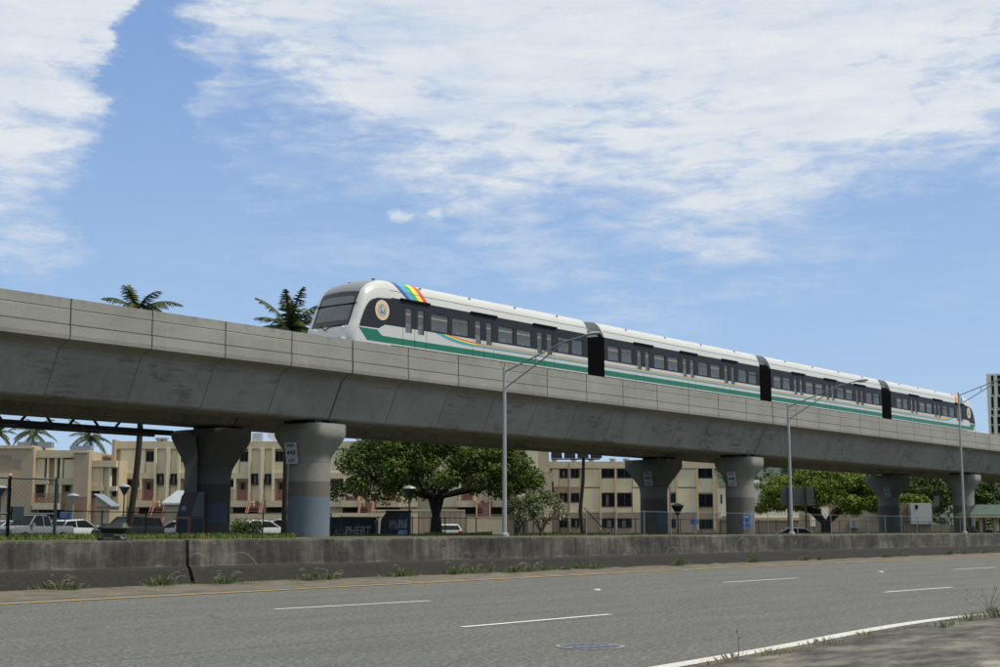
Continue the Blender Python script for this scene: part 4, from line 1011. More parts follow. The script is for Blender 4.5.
# --- stepped wing at the far left
S = House('apartment_wing', 50, 135.0, 'stepped brown and cream apartment wing at the far left, behind the parked pickup', 'building')
def zb(): return -.2
S.block('wall', (-60, 446.4, 32, 540), 'stucco_brown', .0, 8, z0=-.2); S.block('cornice', (-60, 445.4, 32.4, 448.6), 'trim_tan', .12, 8.1)
S.block('patch', (-14, 455.2, 11.6, 472.4), 'stucco_patch', .012, -.002); S.block('patch', (12.8, 459, 21.3, 468.8), 'stucco_patch', .012, -.002); S.block('ledge', (-40, 473.6, 11.8, 488), 'trim_tan', .7, -.002)
S.block('wall', (32.02, 450.3, 73, 540), 'stucco_tan', -1.4, 8, z0=-.2); S.block('cornice', (32.4, 449.8, 72.6, 457.4), 'trim_tan', -.7, 8.05)
for (r, f) in (((31.6, 458, 41.4, 477.6), -.9), ((61, 459, 71.6, 478.2), -.9)): S.block('panel', r, 'stucco_cream', f, 1.6)
S.block('band', (31.8, 477.8, 46, 484), 'trim_tan', -.75, 1.6); S.block('band', (54.3, 478.4, 71.8, 484.4), 'trim_tan', -.75, 1.6)
for x in ((43.4, 45.3), (51.2, 53.4), (56.6, 59.2)): S.block('pilaster', (x[0], 457.6, x[1], 509), 'stucco_cream', -.8, 1.6)
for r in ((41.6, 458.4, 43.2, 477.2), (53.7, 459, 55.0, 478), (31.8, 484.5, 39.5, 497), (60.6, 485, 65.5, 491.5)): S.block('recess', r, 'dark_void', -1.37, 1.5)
S.block('panel', (41.8, 484.6, 51, 504), 'stucco_cream', -1.2, 1.6); S.block('balcony', (33, 503, 60, 509.5), 'trim_tan', .3, 1.5)
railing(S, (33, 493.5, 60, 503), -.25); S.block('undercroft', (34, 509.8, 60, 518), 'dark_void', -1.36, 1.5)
S.block('wall', (73.02, 451, 88, 540), 'stucco_brown', .2, 8, z0=-.2); S.block('cornice', (72.8, 450.2, 88.4, 453), 'trim_tan', .32, 8.1)
S.block('wall', (88.02, 460.4, 113.6, 540), 'stucco_tan', -1.6, 8, z0=-.2); S.block('cornice', (88.4, 460, 113.5, 466.6), 'trim_tan', -.9, 8.1)
S.block('panel', (88.4, 467, 97.2, 485.4), 'stucco_cream', -1.1, 1.8); S.block('panel', (99.5, 467.2, 106, 498), 'stucco_cream', -1.4, 1.8)
for x in ((97.6, 99.2), (105.4, 107.2)): S.block('pilaster', (x[0], 467, x[1], 500), 'stucco_cream', -1.0, 1.8)
S.block('band', (88.4, 485.6, 100.6, 490.6), 'trim_tan', -.95, 1.8); S.block('band', (107.6, 486, 113.5, 490.6), 'trim_tan', -.95, 1.8)
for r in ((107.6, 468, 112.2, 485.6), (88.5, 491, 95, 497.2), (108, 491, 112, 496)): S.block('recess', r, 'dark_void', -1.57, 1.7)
railing(S, (73, 497, 88, 510), -.3 + .6); railing(S, (88.6, 503, 100, 514), -.4)
for px, py in ((16, 446), (30, 446), (70, 450)):
    u = S.u(px); g = MB(); g.box(u - 1.0, u + 1.0, 2.5, 3.4, S.z(px, py), S.z(px, py) + .55, 'roof_metal_dark'); g.build('roof_unit', S.e)

# --- sheds
def shed(px0, px1, ptop, peave, dist, lbl, m, side):
    h = House('metal_roofed_shed', (px0 + px1)/2, dist, lbl, 'shed', 'small sheds by the flats')
    a, b_, z0, z1 = h.rect((px0, ptop, px1, peave)); dp = 3.0
    g = MB(); g.box(a + .15, b_ - .15, 0.1, dp, -.2, z0 - .02, 'stucco_brown'); g.build('wall', h.e)
    g = MB()
    if side == 0:
        g.add([(a, -.2, z0), (b_, -.2, z0), (b_ - .1, dp + .2, z1), (a + .55, dp + .2, z1), (a, -.2, z0 - .12), (b_, -.2, z0 - .12), (b_ - .1, dp + .2, z1 - .12), (a + .55, dp + .2, z1 - .12)], [(0,1,2,3),(4,7,6,5),(0,4,5,1),(1,5,6,2),(2,6,7,3),(3,7,4,0)], m)
        n = 11
        for k in range(n + 1):
            t = k / n; p0 = Vector((a + (b_ - a)*t, -.2, z0)); p1 = Vector((a + .55 + (b_ - .1 - a - .55)*t, dp + .2, z1)); g.tube([p0 + Vector((0, 0, .03)), p1 + Vector((0, 0, .03))], .05, m, 5)
    else:
        g.add([(a, -.2, z1), (b_, -.2, z0), (b_, dp, z0), (a, dp, z1), (a, -.2, z1 - .12), (b_, -.2, z0 - .12), (b_, dp, z0 - .12), (a, dp, z1 - .12)], [(0,1,2,3),(4,7,6,5),(0,4,5,1),(1,5,6,2),(2,6,7,3),(3,7,4,0)], m)
        g.add([(a + .15, -.05, z0 - .1), (b_ - .15, -.05, z0 - .1), (a + .15, -.05, z1 - .13)], [(0, 1, 2)], 'stucco_brown')
    g.build('roof', h.e)
shed(162.5, 189, 490, 503.3, 118, 'tan shed with a pale ribbed metal roof, left of the cable housing', 'roof_metal', 0)
shed(94, 111.5, 493.5, 505.5, 120, 'tan shed with a dark slanting metal roof, left of the long apartment block', 'roof_metal_dark', 1)

# --- three-storey block, centre right
B = House('apartment_block', 640, 152.0, 'cream three-storey apartment block with dark paired windows, behind the middle piers', 'building')
B.block('wall', (549.2, 468.4, 717.8, 540), 'stucco_tan', 0, 9, z0=-.2); B.block('cornice', (549.0, 461.6, 718.2, 468.4), 'trim_tan', .3, 9.2); B.block('base', (553, 513, 718, 540), 'stucco_taupe', .22, -.002, z0=-.2)
for r in ((552, 469.2, 559, 487), (582.5, 469.2, 600.8, 487), (632.5, 469.2, 670, 487), (677.5, 469.2, 697, 487), (582.5, 488.6, 600.8, 512.6), (632.5, 488.6, 669, 512.6), (677.5, 488.6, 697, 512.6), (640, 469.2, 655, 487)): B.block('panel', r, 'stucco_cream', .16 + random.uniform(0, .02), -.002)
for r in ((559.5, 478.6, 580, 487), (601.5, 478.6, 632, 492.6), (697.5, 478.6, 713, 492.6), (559.5, 503, 580, 512.6), (601.5, 507.4, 632, 512.6), (670.5, 478.6, 677, 492), (670.5, 503, 677, 512.6)): B.block('spandrel', r, 'stucco_cream', .08, -.002)
for r in ((559.6, 469, 567.4, 477.8), (571, 469, 579.2, 477.8), (601.5, 469, 614.3, 477.8), (617.2, 469, 631.6, 477.8), (697.8, 468.4, 712.6, 478), (559.6, 493, 567.4, 502.2), (571, 493, 579.2, 502.2), (601.5, 493, 614.3, 506.6), (617.2, 493, 631.6, 506.6), (670.6, 493.4, 675.6, 502.6), (697.8, 494, 712.6, 507), (559.6, 518.2, 567.4, 527.5), (571, 518.2, 579.2, 527.5), (601.5, 518.2, 614.3, 528), (617.2, 518.2, 631.6, 528), (670.6, 519, 675.6, 528), (697.8, 519.2, 712.6, 529)):
    B.window(r, .24 if r[1] > 515 else .1, bars=1, curtain=random.random() < .5)
for x in (569.2, 600.4, 615.7, 676.6, 697.2, 713.6): B.block('pilaster', (x - .9, 468.8, x + .9, 530), 'trim_tan', .32, -.004)
u = B.u(569.2); MB().tube([(u, -.45, 0), (u, -.45, B.z(569, 463))], .08, 'galv', 8).build('drainpipe', B.e)
for px in (556, 576, 594, 616, 630):
    u = B.u(px); g = MB(); g.lathe([(.25, 0), (.25, .3), (.4, .34), (.4, .5), (.1, .58)], 'galv', 12, (u, 4, B.z(px, 461.6))); g.build('roof_vent', B.e)

# --- white building right of it
Wh = House('white_building', 760, 165.0, 'off-white windowless building with a taupe base, behind the middle near pier', 'building')
Wh.block('wall', (718.4, 484, 799, 540), 'stucco_white', 0, 8, z0=-.2); Wh.block('cornice', (718.2, 483.2, 799.4, 487), 'stucco_taupe', .15, 8.2); Wh.block('ledge', (718.4, 517.6, 799.2, 521), 'trim_tan', .35, -.002); Wh.block('base', (718.4, 521.3, 799, 540), 'stucco_taupe', .2, -.003, z0=-.2)
Wh.window((720.5, 494.5, 722.2, 503.5), .0, bars=0); Wh.block('vent', (722, 516.0, 726, 520), 'galv', .4, -.004); Wh.block('roof_unit', (756, 479.6, 761, 483.2), 'stucco_white', -1, 3); Wh.block('roof_unit', (765.5, 481, 770, 483.2), 'car_white', -1, 3)
W2 = House('low_white_building', 830, 170.0, 'taupe and white low building seen between the branches of the spreading tree', 'building')
W2.block('wall', (799.6, 500, 905, 540), 'stucco_taupe', 0, 8, z0=-.2); W2.block('white_bay', (809.5, 507, 814.6, 526.5), 'stucco_white', .4, -.002); W2.block('white_bay', (821.5, 508, 828, 527.5), 'stucco_white', .4, -.002); W2.block('dark_opening', (815, 509, 821, 519), 'dark_void', .05, -.002); W2.block('unit', (848, 522, 858, 528), 'galv', .8, -.003)
W3 = House('white_house', 925, 150.0, 'white walled house with shaded grey side, between the rear and near piers at right', 'building')
W3.block('wall', (911, 503.0, 932, 524), 'car_white', 0, 5); W3.block('recess', (914, 510.5, 938, 513), 'dark_void', .02, -.002) if False else None
W3.block('lower_wall', (905, 524.2, 960, 540), 'stucco_taupe', -.4, 5, z0=-.2); W3.block('shaded_wing', (896, 503, 910.8, 540), 'stucco_patch', -1.0, 5, z0=-.2); W3.window((915, 505, 918, 509), .0, bars=0)  # wing takes a darker stucco, its shade put into the colour
# --- high-rise at right
HR = House('apartment_tower', 1010, 520.0, 'tall white apartment tower with dark window columns at the right edge', 'tower')
HR.e.rotation_euler.z = RZ - R_(19)
HR.block('wall', (991.2, 373.5, 1062, 540), 'stucco_white', 0, 22, z0=-.2)
for (xa, xb) in ((991.9, 994.5), (997.8, 1002), (1006, 1009), (1013, 1017), (1022, 1026), (1032, 1036), (1042, 1046), (1052, 1056)):
    ylist = [(375, 395.4), (396.3, 408.8), (409.6, 415.5), (416.2, 434), (435, 452), (453, 470), (471, 488), (489, 505)]
    for (y0, y1) in ylist:
        a, b_, z0, z1 = HR.rect((xa, y0, xb, y1)); f = MB().box(a, b_, -.15, .3, z0, z1, 'galv').build('window', HR.e)
        g = MB(); n = max(1, int((z1 - z0) / 3.0))
        for k in range(n): g.quad((a + .1, -.17, z0 + k*(z1-z0)/n + .5), (b_ - .1, -.17, z0 + k*(z1-z0)/n + .5), (b_ - .1, -.17, z0 + (k+1)*(z1-z0)/n - .2), (a + .1, -.17, z0 + (k+1)*(z1-z0)/n - .2), 'window_glass')
        g.build('pane', f)

# ================================================================ FENCES
def fence(name, pts, H_, step, pr, rr, m, label, rails=(1.0,), mesh=True, zb=BZ):
    f = empty(name, (*pts[0], zb), 0, label, 'fence'); o0 = Vector((*pts[0], 0))
    for a_, b_ in zip(pts, pts[1:]):
        A_, B_ = Vector((*a_, 0)) - o0, Vector((*b_, 0)) - o0; Ln = (B_ - A_).length; n = max(1, round(Ln / step))
        for k in range(n + 1):
            p = A_.lerp(B_, k / n); MB().tube([(p.x, p.y, -.2), (p.x, p.y, H_ + .06)], pr, m, 7).build('post', f)
        for r in rails: MB().tube([A_ + UP*H_*r, B_ + UP*H_*r], rr, m, 6).build('rail', f)
        if mesh:
            g = MB(); d = (B_ - A_).normalized(); sp = .16 if m != 'galv' else .24; wt = .0045
            k = -H_
            while k < Ln:
                for sgn in (1, -1):
                    t0, t1 = k, k + H_
                    z0, z1 = (0.03, H_) if sgn > 0 else (H_, 0.03)
                    if t0 < 0: z0 = z0 + (z1 - z0) * (-t0) / H_; t0 = 0
                    if t1 > Ln: z1 = z0 + (z1 - z0) * (Ln - t0) / (t1 - t0); t1 = Ln
                    if t1 > t0 + .02:
                        p, q = A_ + d*t0 + UP*z0, A_ + d*t1 + UP*z1; w_ = Vector((0, 0, wt)); g.add([p - w_, q - w_, q + w_, p + w_], [(0, 1, 2, 3)], 'steel_dark' if m == 'galv' else m)
                k += sp
            g.build('wire_mesh', f)
    return f
p0 = atY(54.5, 529, 38); p1 = atY(-40, 529, 38)
F1 = fence('chain_link_fence', [(p0.x, 38.0), (atY(7.5, 529, 38).x, 38.0), (p1.x - 4, 38.0)], 1.86, 2.0, .055, .035, 'green_black', 'tall dark green chain link fence panel at the far left above the barrier', rails=(1.0, .42))
a = MB(); a.box(-1.22, -.82, -.1, .02, .80, 1.25, 'green_black')
q = atY(17.5, 513.5, 37.9); a = MB(); a.box(-.2, .2, -.05, .05, -.21, .21, 'green_black'); o = a.build('control_box', F1); o.location = (q.x - p0.x, -.08, q.z - BZ)
fence('low_chain_link_fence', [(atY(55, 529, 50).x, 50.0), (atY(331, 529, 50).x, 50.0)], 1.05, 2.4, .03, .022, 'black_metal', 'low dark chain link fence in front of the parked cars at left', rails=(1.0,))
fence('low_chain_link_fence', [(atY(341, 529, 51).x, 51.0), (atY(585, 529, 51).x, 51.0)], .93, 2.6, .03, .022, 'black_metal', 'low dark chain link fence between the dumpsters and the flowering tree', rails=(1.0,), mesh=True)
fence('grey_chain_link_fence', [(atY(586, 529, 40).x, 40.0), (atY(720, 529, 40).x, 40.0), (atY(1010, 529, 40).x, 40.0)], 1.24, 2.9, .026, .012, 'galv', 'pale grey chain link fence running in front of the right-hand piers', rails=(1.0,), mesh=True)
fence('back_chain_link_fence', [(atY(586, 529, 52).x, 52.0), (atY(1010, 529, 52).x, 52.0)], 1.0, 3.0, .03, .02, 'steel_dark', 'low dark fence behind the right-hand piers', rails=(1.0,), mesh=False)
a_ = atY(586, 508, 40); b_ = atY(607, 531, 40); o = MB().tube([(a_.x, 40.1, a_.z), (b_.x, 40.1, b_.z)], .03, 'black_metal', 6).build('fence_brace'); tag(o, 'slanting dark brace bar at the left end of the pale grey fence', 'brace')

# ================================================================ STREET LAMPS ON THE VERGE
def street_lamp(px, pytop, Y, lbl, arm=4.3):
    b_ = atY(px, 529, Y); top = atY(px, pytop, Y).z
    s = empty('street_lamp', (b_.x, Y, BZ), 0, lbl, 'street lamp', 'grey street lamps with truss arms'); h = top - BZ
    MB().tube([(0, 0, -.2), (0, 0, h*.5), (0, 0, h)], [.105, .088, .07], 'galv_light', 12).build('pole', s)
    MB().lathe([(.2, -.2), (.2, .12), (.12, .16)], 'galv_light', 12).build('base', s)
    g = MB(); up = [(0, 0, h - .22), (0, -arm*.45, h + .42), (0, -arm*.75, h + .86), (0, -arm, h + 1.02)]; lo = [(0, 0, h - .95), (0, -arm*.45, h + .10), (0, -arm*.72, h + .76)]
    g.tube(up, .033, 'galv', 8); g.tube(lo, .03, 'galv', 8); g.tube([(0, -arm*.40, h + .32), (0, -arm*.40, h - .02)], .025, 'galv', 6); g.build('arm', s)
    g = MB(); pr = [(0, .05), (.08, .09), (.25, .14), (.5, .15), (.72, .10), (.8, .03)]
    vs = []; n = 10
    for (l, r) in pr:
        for k in range(n):
            an = 2*math.pi*k/n; vs.append((r*1.1*math.cos(an), -arm + .05 - l, h + 1.04 + r*.55*math.sin(an) + l*.06))
    fs = [(i*n + k, i*n + (k+1) % n, (i+1)*n + (k+1) % n, (i+1)*n + k) for i in range(len(pr) - 1) for k in range(n)] + [tuple(range(n)), tuple((len(pr)-1)*n + k for k in range(n))]
    g.add(vs, fs, 'galv_light'); hd = g.build('lamp_head', s, smooth=True)
    g = MB(); g.box(-.09, .09, -arm - .55, -arm - .15, h + .94, h + .99, 'lamp_clear'); g.build('lens', hd)
street_lamp(504.5, 367, 37.2, 'grey street lamp nearest, arm crossing in front of the train, left of centre')
street_lamp(791.5, 404, 37.2, 'grey street lamp in front of the slatted board, middle of the three')
street_lamp(964.5, 394, 37.2, 'grey street lamp at the right edge, reaching above the tail carriage')

# ================================================================ POST LAMPS, SIGNS, BINS
def post_lamp(px, py, dist, lbl, m='black_metal'):
    l, z = atF(px, py, dist); p = wF(l, dist, .2); s = empty('post_lamp', p, 0, lbl, 'post lamp', 'small post lamps in the court'); h = z - .2
    MB().tube([(0, 0, -.2), (0, 0, h - .35)], .05, m, 8).build('pole', s)
    MB().lathe([(.08, -.5), (.18, -.30), (.36, .02), (.40, .08)], m, 14, (0, 0, h)).build('shade', s, smooth=False)
    MB().lathe([(.43, .085), (.36, .17), (.12, .26), (.02, .28)], 'galv', 14, (0, 0, h)).build('cap', s)
post_lamp(73.5, 497, 100, 'post lamp with pale pole, between the stepped wing and its low shed', 'galv'); post_lamp(124.5, 488, 100, 'dark post lamp right behind the leaning palm trunk'); post_lamp(1, 489, 100, 'dark post lamp cut by the left edge of the photo')
post_lamp(409.5, 490, 85, 'dark post lamp standing behind the graffitied black bin'); post_lamp(523.5, 504.5, 88, 'dark post lamp left of the flowering tree'); post_lamp(677.5, 507.5, 90, 'dark post lamp right of the middle rear pier')
# navy notice at left
l, z = atF(65, 515.5, 92); s = empty('notice_board', wF(l, 92, .2), RZ, 'small navy notice board with pale lines among the parked cars', 'notice board')
MB().box(-.35, .35, -.03, .03, z - .48, z + .12, 'c_navy').build('board', s); MB().tube([(0, .06, -.2), (0, .06, z)], .04, 'galv', 6).build('post', s)
g = MB()
for k in range(3): g.box(-.25, .25 - .08*k, -.036, -.031, z - .02 - .14*k, z + .02 - .14*k, 'galv_light')
g.build('lines', s)
l, z = atF(690.5, 522.5, 150); s = empty('notice_board', wF(l, 147, .2), RZ, 'small blue notice board standing before the cream flats', 'notice board')
MB().box(-.4, .4, -.03, .03, z - .4, z + .1, 'c_navy').build('board', s); MB().tube([(0, .06, -.2), (0, .06, z)], .04, 'galv', 6).build('post', s)
# graffitied bins
def scribble(g, x0, z0, w_, h_, y, m, seed, loops=6):
    rn = random.Random(seed); pts = []
    for k in range(loops * 8 + 1):
        t = k / (loops * 8); pts.append((x0 + w_*t + .12*w_*math.cos(k*1.1)*.5, y, z0 + h_*(.5 + .45*math.sin(k*1.35 + rn.random()*.9))))
    g.tube(pts, .022, m, 4)
Dm = House('dumpster', 354, 75.0, 'long dark green dumpster with white graffiti, right of the blue-footed pier', 'dumpster')
a, b_, z0, z1 = Dm.rect((324, 518.6, 375.5, 533.5)); g = MB(); g.prism([(a, .0), (b_, .0), (b_, z1 - .25), (b_ - .1, z1), (a + .1, z1), (a, z1 - .25)], 0, 1.6, 'green_black'); g.build('body', Dm.e)
g = MB(); g.box(a - .05, b_ + .05, -.08, .06, z1 - .10, z1 + .02, 'green_black'); 
for k in range(5): x = a + (b_ - a) * (k + .5)/5; g.box(x - .05, x + .05, -.07, 0, .1, z1 - .1, 'green_black')
g.build('rim', Dm.e); g = MB(); g.box(a, b_, 0, 1.62, z1 + .03, z1 + .08, 'black_metal'); g.build('lid', Dm.e)
text_mesh('PHEBT', .62, 'galv_light', Dm.e, (b_ - .95, -.085, z1*.55), (R_(90), 0, 0), 'graffiti', .75, .15)
g = MB(); scribble(g, a + .3, .2, 1.2, z1*.5, -.085, 'galv', 3, 3); g.build('graffiti', Dm.e)
Db = House('dumpster', 395, 74.0, 'black square bin covered in pale graffiti, left of the big tree trunk', 'dumpster')
a, b_, z0, z1 = Db.rect((379, 511.8, 409.5, 533)); g = MB(); m1 = a + (b_ - a) * .24
g.prism([(a, 0), (b_, 0), (b_, z1), (m1, z1), (a + .1, z1 - .42)], 0, 1.3, 'black_metal'); g.build('body', Db.e); g = MB(); g.box(m1 - .05, b_ + .06, -.08, 1.35, z1, z1 + .07, 'green_black'); g.build('lid', Db.e)
m2 = a + (b_ - a)*.60
g = MB(); g.box(m2, b_ - .05, -.012, -.002, .1, z1 - .05, 'steel_dark'); g.build('panel', Db.e)
g = MB(); scribble(g, m2 + .06, .1, .45, .8, -.02, 'poster_light', 5, 4); scribble(g, m2 + .06, z1*.5, .45, .55, -.025, 'galv_light', 6, 4); scribble(g, m1 + .15, z1*.45, .5, .6, -.02, 'galv', 7, 3); g.build('graffiti', Db.e)
# utility cabinet by the flowering tree
l, z = atF(516.8, 529, 72); s = empty('utility_cabinet', wF(l, 72, BZ - .3), RZ, 'green metal utility cabinet standing left of the flowering tree', 'cabinet'); g = MB(); g.box(-.14, .14, 0, .35, 0, 1.0, 'steel_dark'); g.build('body', s); MB().box(-.17, .17, -.03, .38, 1.0, 1.05, 'green_black').build('lid', s)
# dark cast-off seat on the berm
p = atY(117, 531, 23.4); s = empty('discarded_car_seat', (p.x, 23.4, BZ), R_(-52), 'black torn vehicle seat dumped on the grass above the barrier', 'seat')
def soft(x0, x1, y0, y1, z0, z1, m, nm, par, r=.05, seed=1):
    import bmesh
    bm = bmesh.new(); bmesh.ops.create_cube(bm, size=1); rn = random.Random(seed)
    for v in bm.verts: v.co = Vector(((x0+x1)/2 + v.co.x*(x1-x0), (y0+y1)/2 + v.co.y*(y1-y0), (z0+z1)/2 + v.co.z*(z1-z0)))
    bmesh.ops.bevel(bm, geom=bm.edges[:], offset=r, segments=3, affect='EDGES'); bmesh.ops.subdivide_edges(bm, edges=[e for e in bm.edges if e.calc_length() > .15], cuts=4, use_grid_fill=True)
    for v in bm.verts: v.co += Vector((rn.uniform(-1, 1), rn.uniform(-1, 1), rn.uniform(-1, 1))) * .006
    me = bpy.data.meshes.new(nm); bm.to_mesh(me); bm.free(); me.materials.append(MATS[m]); me.polygons.foreach_set('use_smooth', [True]*len(me.polygons)); o = bpy.data.objects.new(nm, me); col.objects.link(o); o.parent = par; return o
soft(-.36, .26, -.16, .16, .24, .43, 'black_metal', 'backrest', s, .07, 2); soft(-.34, .20, -.18, .18, .0, .22, 'black_metal', 'seat_cushion', s, .07, 3)
soft(.24, .42, -.1, .1, .02, .12, 'steel_dark', 'headrest', s, .035, 4); g = MB(); g.tube([(-.33, -.14, 0), (-.36, -.12, .2), (-.3, -.1, .27)], .015, 'steel_dark', 6); g.tube([(.0, -.19, .19), (.22, -.19, .2)], .015, 'board_grey', 6); g.build('frame', s)
# slatted back of a road board
Y_ = 62.0; q0, q1 = atY(781, 487, Y_), atY(813.5, 506.5, Y_)
s = empty('road_board', (q0.x, Y_, BZ), RZ, 'back of a grey slatted road board on two dark posts, behind the middle lamp', 'road sign'); 
wd_ = (813.5 - 781) * q0.dot(FW) / 1413
for k in range(8):
    z0 = q1.z - BZ + (q0.z - q1.z) * k / 8; MB().box(0, wd_, 0, .05, z0 + .02, z0 + (q0.z - q1.z)/8 - .03, 'board_grey').build('slat', s)
MB().box(0, wd_, .051, .07, q1.z - BZ, q0.z - BZ, 'steel_dark').build('panel', s)
for f_ in (.2, .74): MB().box(wd_*f_ - .08, wd_*f_ + .08, -.12, -.001, -.7, q0.z - BZ, 'black_metal').build('post', s)
# shelter with green roof at the right
Sh = House('bus_shelter', 990, 112.0, 'open shelter with a dark green hipped roof at the right edge', 'shelter'); 
a, b_, z0, z1 = Sh.rect((967.5, 504.3, 1030, 514.8)); dp = 3.2; i_ = 1.2
g = MB(); g.add([(a, -.5, z0), (b_, -.5, z0), (b_, dp, z0), (a, dp, z0), (a + i_, 1.4, z1), (b_ - i_, 1.4, z1), (b_ - i_, dp - 1.2, z1), (a + i_, dp - 1.2, z1)], [(0,1,5,4),(1,2,6,5),(2,3,7,6),(3,0,4,7),(4,5,6,7),(0,3,2,1)], 'shelter_green' if 'shelter_green' in MATS else mat('shelter_green', (0.045, 0.075, 0.06), .7, .25, 1.5).name); g.build('roof', Sh.e)
MB().box(a + .05, b_ - .05, -.45, dp - .1, z0 - .22, z0 - .02, 'trim_tan').build('fascia', Sh.e)
for px in (980, 994, 1012, 1026):
    u = Sh.u(px); 
    for y in (.0, dp - .6): MB().box(u - .12, u + .12, y, y + .25, -.2, z0 - .23, 'stucco_taupe').build('post', Sh.e)
# floodlight pole
l, z = atF(576, 456, 112); s = empty('floodlight_pole', wF(l, 112, .2), RZ, 'slender dark pole with a row of four black floodlights, before the cream flats', 'floodlight')
q = z - .2
MB().tube([(.55, 0, -.2), (.3, 0, q*.35), (.55, 0, q*.7), (.6, 0, q)], [.17, .15, .13, .12], 'dark_bark', 8).build('pole', s)
MB().box(-1.9, 1.9, -.05, .05, q - .30, q - .20, 'steel_dark').build('crossbar', s)
for k in range(4): x = -1.55 + k*1.05; MB().prism([(x - .45, q - .18), (x + .45, q - .18), (x + .38, q + .45), (x - .42, q + .45)], -.3, .1, 'black_metal').build('floodlight', s)

# ================================================================ VEHICLES
def vehicle(kind, color, px, dist, ang, label, zz=.2, Lk=1.0):
    l, _ = atF(px, 529, dist); p = wF(l, dist, zz)
    v = empty({'pickup': 'pickup_truck', 'suv': 'parked_suv', 'hatch': 'parked_hatchback', 'sedan': 'parked_sedan'}[kind], p, RZ + R_(ang), label, {'pickup': 'truck'}.get(kind, 'car'), 'vehicles parked in the court')
    spec = {
     'pickup': dict(L=5.4, W=1.9, prof=[(-2.7, .95), (-2.68, 1.08), (-.75, 1.1), (.95, 1.12), (2.45, 1.08), (2.68, .9)], cab=[(-.75, 1.1), (-.55, 1.78), (.55, 1.80), (1.25, 1.12)]),
     'suv': dict(L=4.8, W=1.9, prof=[(-2.4, .8), (-2.36, 1.1), (-1.2, 1.12), (.9, 1.12), (2.1, 1.02), (2.4, .8)], cab=[(-2.3, 1.1), (-2.05, 1.72), (.35, 1.78), (1.15, 1.1)]),
     'hatch': dict(L=4.4, W=1.8, prof=[(-2.2, .75), (-2.18, 1.02), (-1, 1.02), (.8, 1.0), (1.9, .88), (2.2, .65)], cab=[(-2.12, 1.0), (-1.65, 1.48), (.1, 1.55), (1.05, 1.0)]),
     'sedan': dict(L=4.7, W=1.8, prof=[(-2.35, .75), (-2.3, 1.0), (-1.3, 1.02), (.8, .98), (2.0, .86), (2.35, .65)], cab=[(-1.75, 1.0), (-1.05, 1.43), (.15, 1.46), (1.1, .98)])}[kind]
    W2_ = spec['W']/2; pr = spec['prof']; cb = spec['cab']
    def loft(rows, m, nm, par):
        n = len(rows[0]); vs = [p_ for r in rows for p_ in r]; fs = [(i*n + k, (i+1)*n + k, (i+1)*n + (k+1) % n, i*n + (k+1) % n) for i in range(len(rows) - 1) for k in range(n)]
        fs += [tuple(range(n)), tuple((len(rows)-1)*n + k for k in range(n - 1, -1, -1))]
        return MB().add(vs, fs, m).build(nm, par, smooth=True)
    rows = []
    for i, (x, zt) in enumerate(pr):
        w_ = W2_ * (0.88 if i in (0, len(pr)-1) else 1.0); zb_ = .42 if i in (0, len(pr)-1) else .28
        rows.append([(x, -w_*.94, zb_), (x, -w_, zb_ + .18), (x, -w_, zt - .22), (x, -w_*.95, zt - .04), (x, -w_*.85, zt), (x, w_*.85, zt), (x, w_*.95, zt - .04), (x, w_, zt - .22), (x, w_, zb_ + .18), (x, w_*.94, zb_)])
    loft(rows, color, 'body', v)
    # greenhouse: glass box, roof and pillars
    g0, r0, r1, g1 = cb; wl, wu = W2_*.92, W2_*.74
    g = MB(); g.add([(g0[0] + .03, -wl, g0[1] - .03), (g1[0] - .03, -wl, g1[1] - .03), (r1[0], -wu, r1[1] - .05), (r0[0], -wu, r0[1] - .05), (g0[0] + .03, wl, g0[1] - .03), (g1[0] - .03, wl, g1[1] - .03), (r1[0], wu, r1[1] - .05), (r0[0], wu, r0[1] - .05)], [(0,1,2,3),(7,6,5,4),(1,5,6,2),(0,3,7,4)], 'window_glass'); g.build('windows', v)
    g = MB(); 
    n_ = 5; vs = []
    for x, z in ((r0[0] - .08, r0[1] - .06), (r0[0] + .15, r0[1]), (r1[0] - .15, r1[1] + .01), (r1[0] + .08, r1[1] - .06)):
        vs += [(x, -wu - .02, z - .05), (x, -wu*.9, z), (x, wu*.9, z), (x, wu + .02, z - .05)]
    g.add(vs, [(i*4 + k, (i+1)*4 + k, (i+1)*4 + k + 1, i*4 + k + 1) for i in range(3) for k in range(3)], color); g.build('roof', v, smooth=True)
    for s_ in (-1, 1):
        MB().tube([(g0[0], s_*wl, g0[1] - .05), (r0[0] - .03, s_*wu, r0[1] - .05)], .05, color, 5).build('pillar', v); MB().tube([(g1[0], s_*wl, g1[1] - .05), (r1[0] + .03, s_*wu, r1[1] - .05)], .045, color, 5).build('pillar', v)
        xm = (r0[0] + r1[0])/2 - .05
        for q_ in ((xm,) if kind != 'suv' else (xm + .25, xm - .75)): MB().tube([(q_, s_*wl*1.0, g0[1] - .05), (q_, s_*wu, r0[1] - .04)], .04, color, 5).build('pillar', v)
    for sx in (-.31, .31):
        for s_ in (-1, 1):
            x = spec['L']*sx; r = .37 if kind in ('pickup', 'suv') else .32
            wv = MB().tube([(x, s_*(W2_ - .22), r), (x, s_*(W2_ + .01), r)], r, 'tyre', 18).build('wheel', v); MB().tube([(x, s_*(W2_ - .05), r), (x, s_*(W2_ + .02), r)], r*.6, 'rim', 12).build('rim', wv)
    hx = spec['L']/2
    for s_ in (-1, 1):
        MB().box(hx - .22, hx - .06, s_*.62 - .17, s_*.62 + .17, .66, .80, 'lamp_clear').build('headlight', v); MB().box(-hx - .02, -hx + .12, s_*.72 - .12, s_*.72 + .12, .72, .95, 'lamp_red').build('taillight', v)
        MB().box(g1[0] - .25, g1[0] - .08, s_*(W2_ + .09) - .09, s_*(W2_ + .09) + .09, g1[1], g1[1] + .16, color).build('mirror', v)
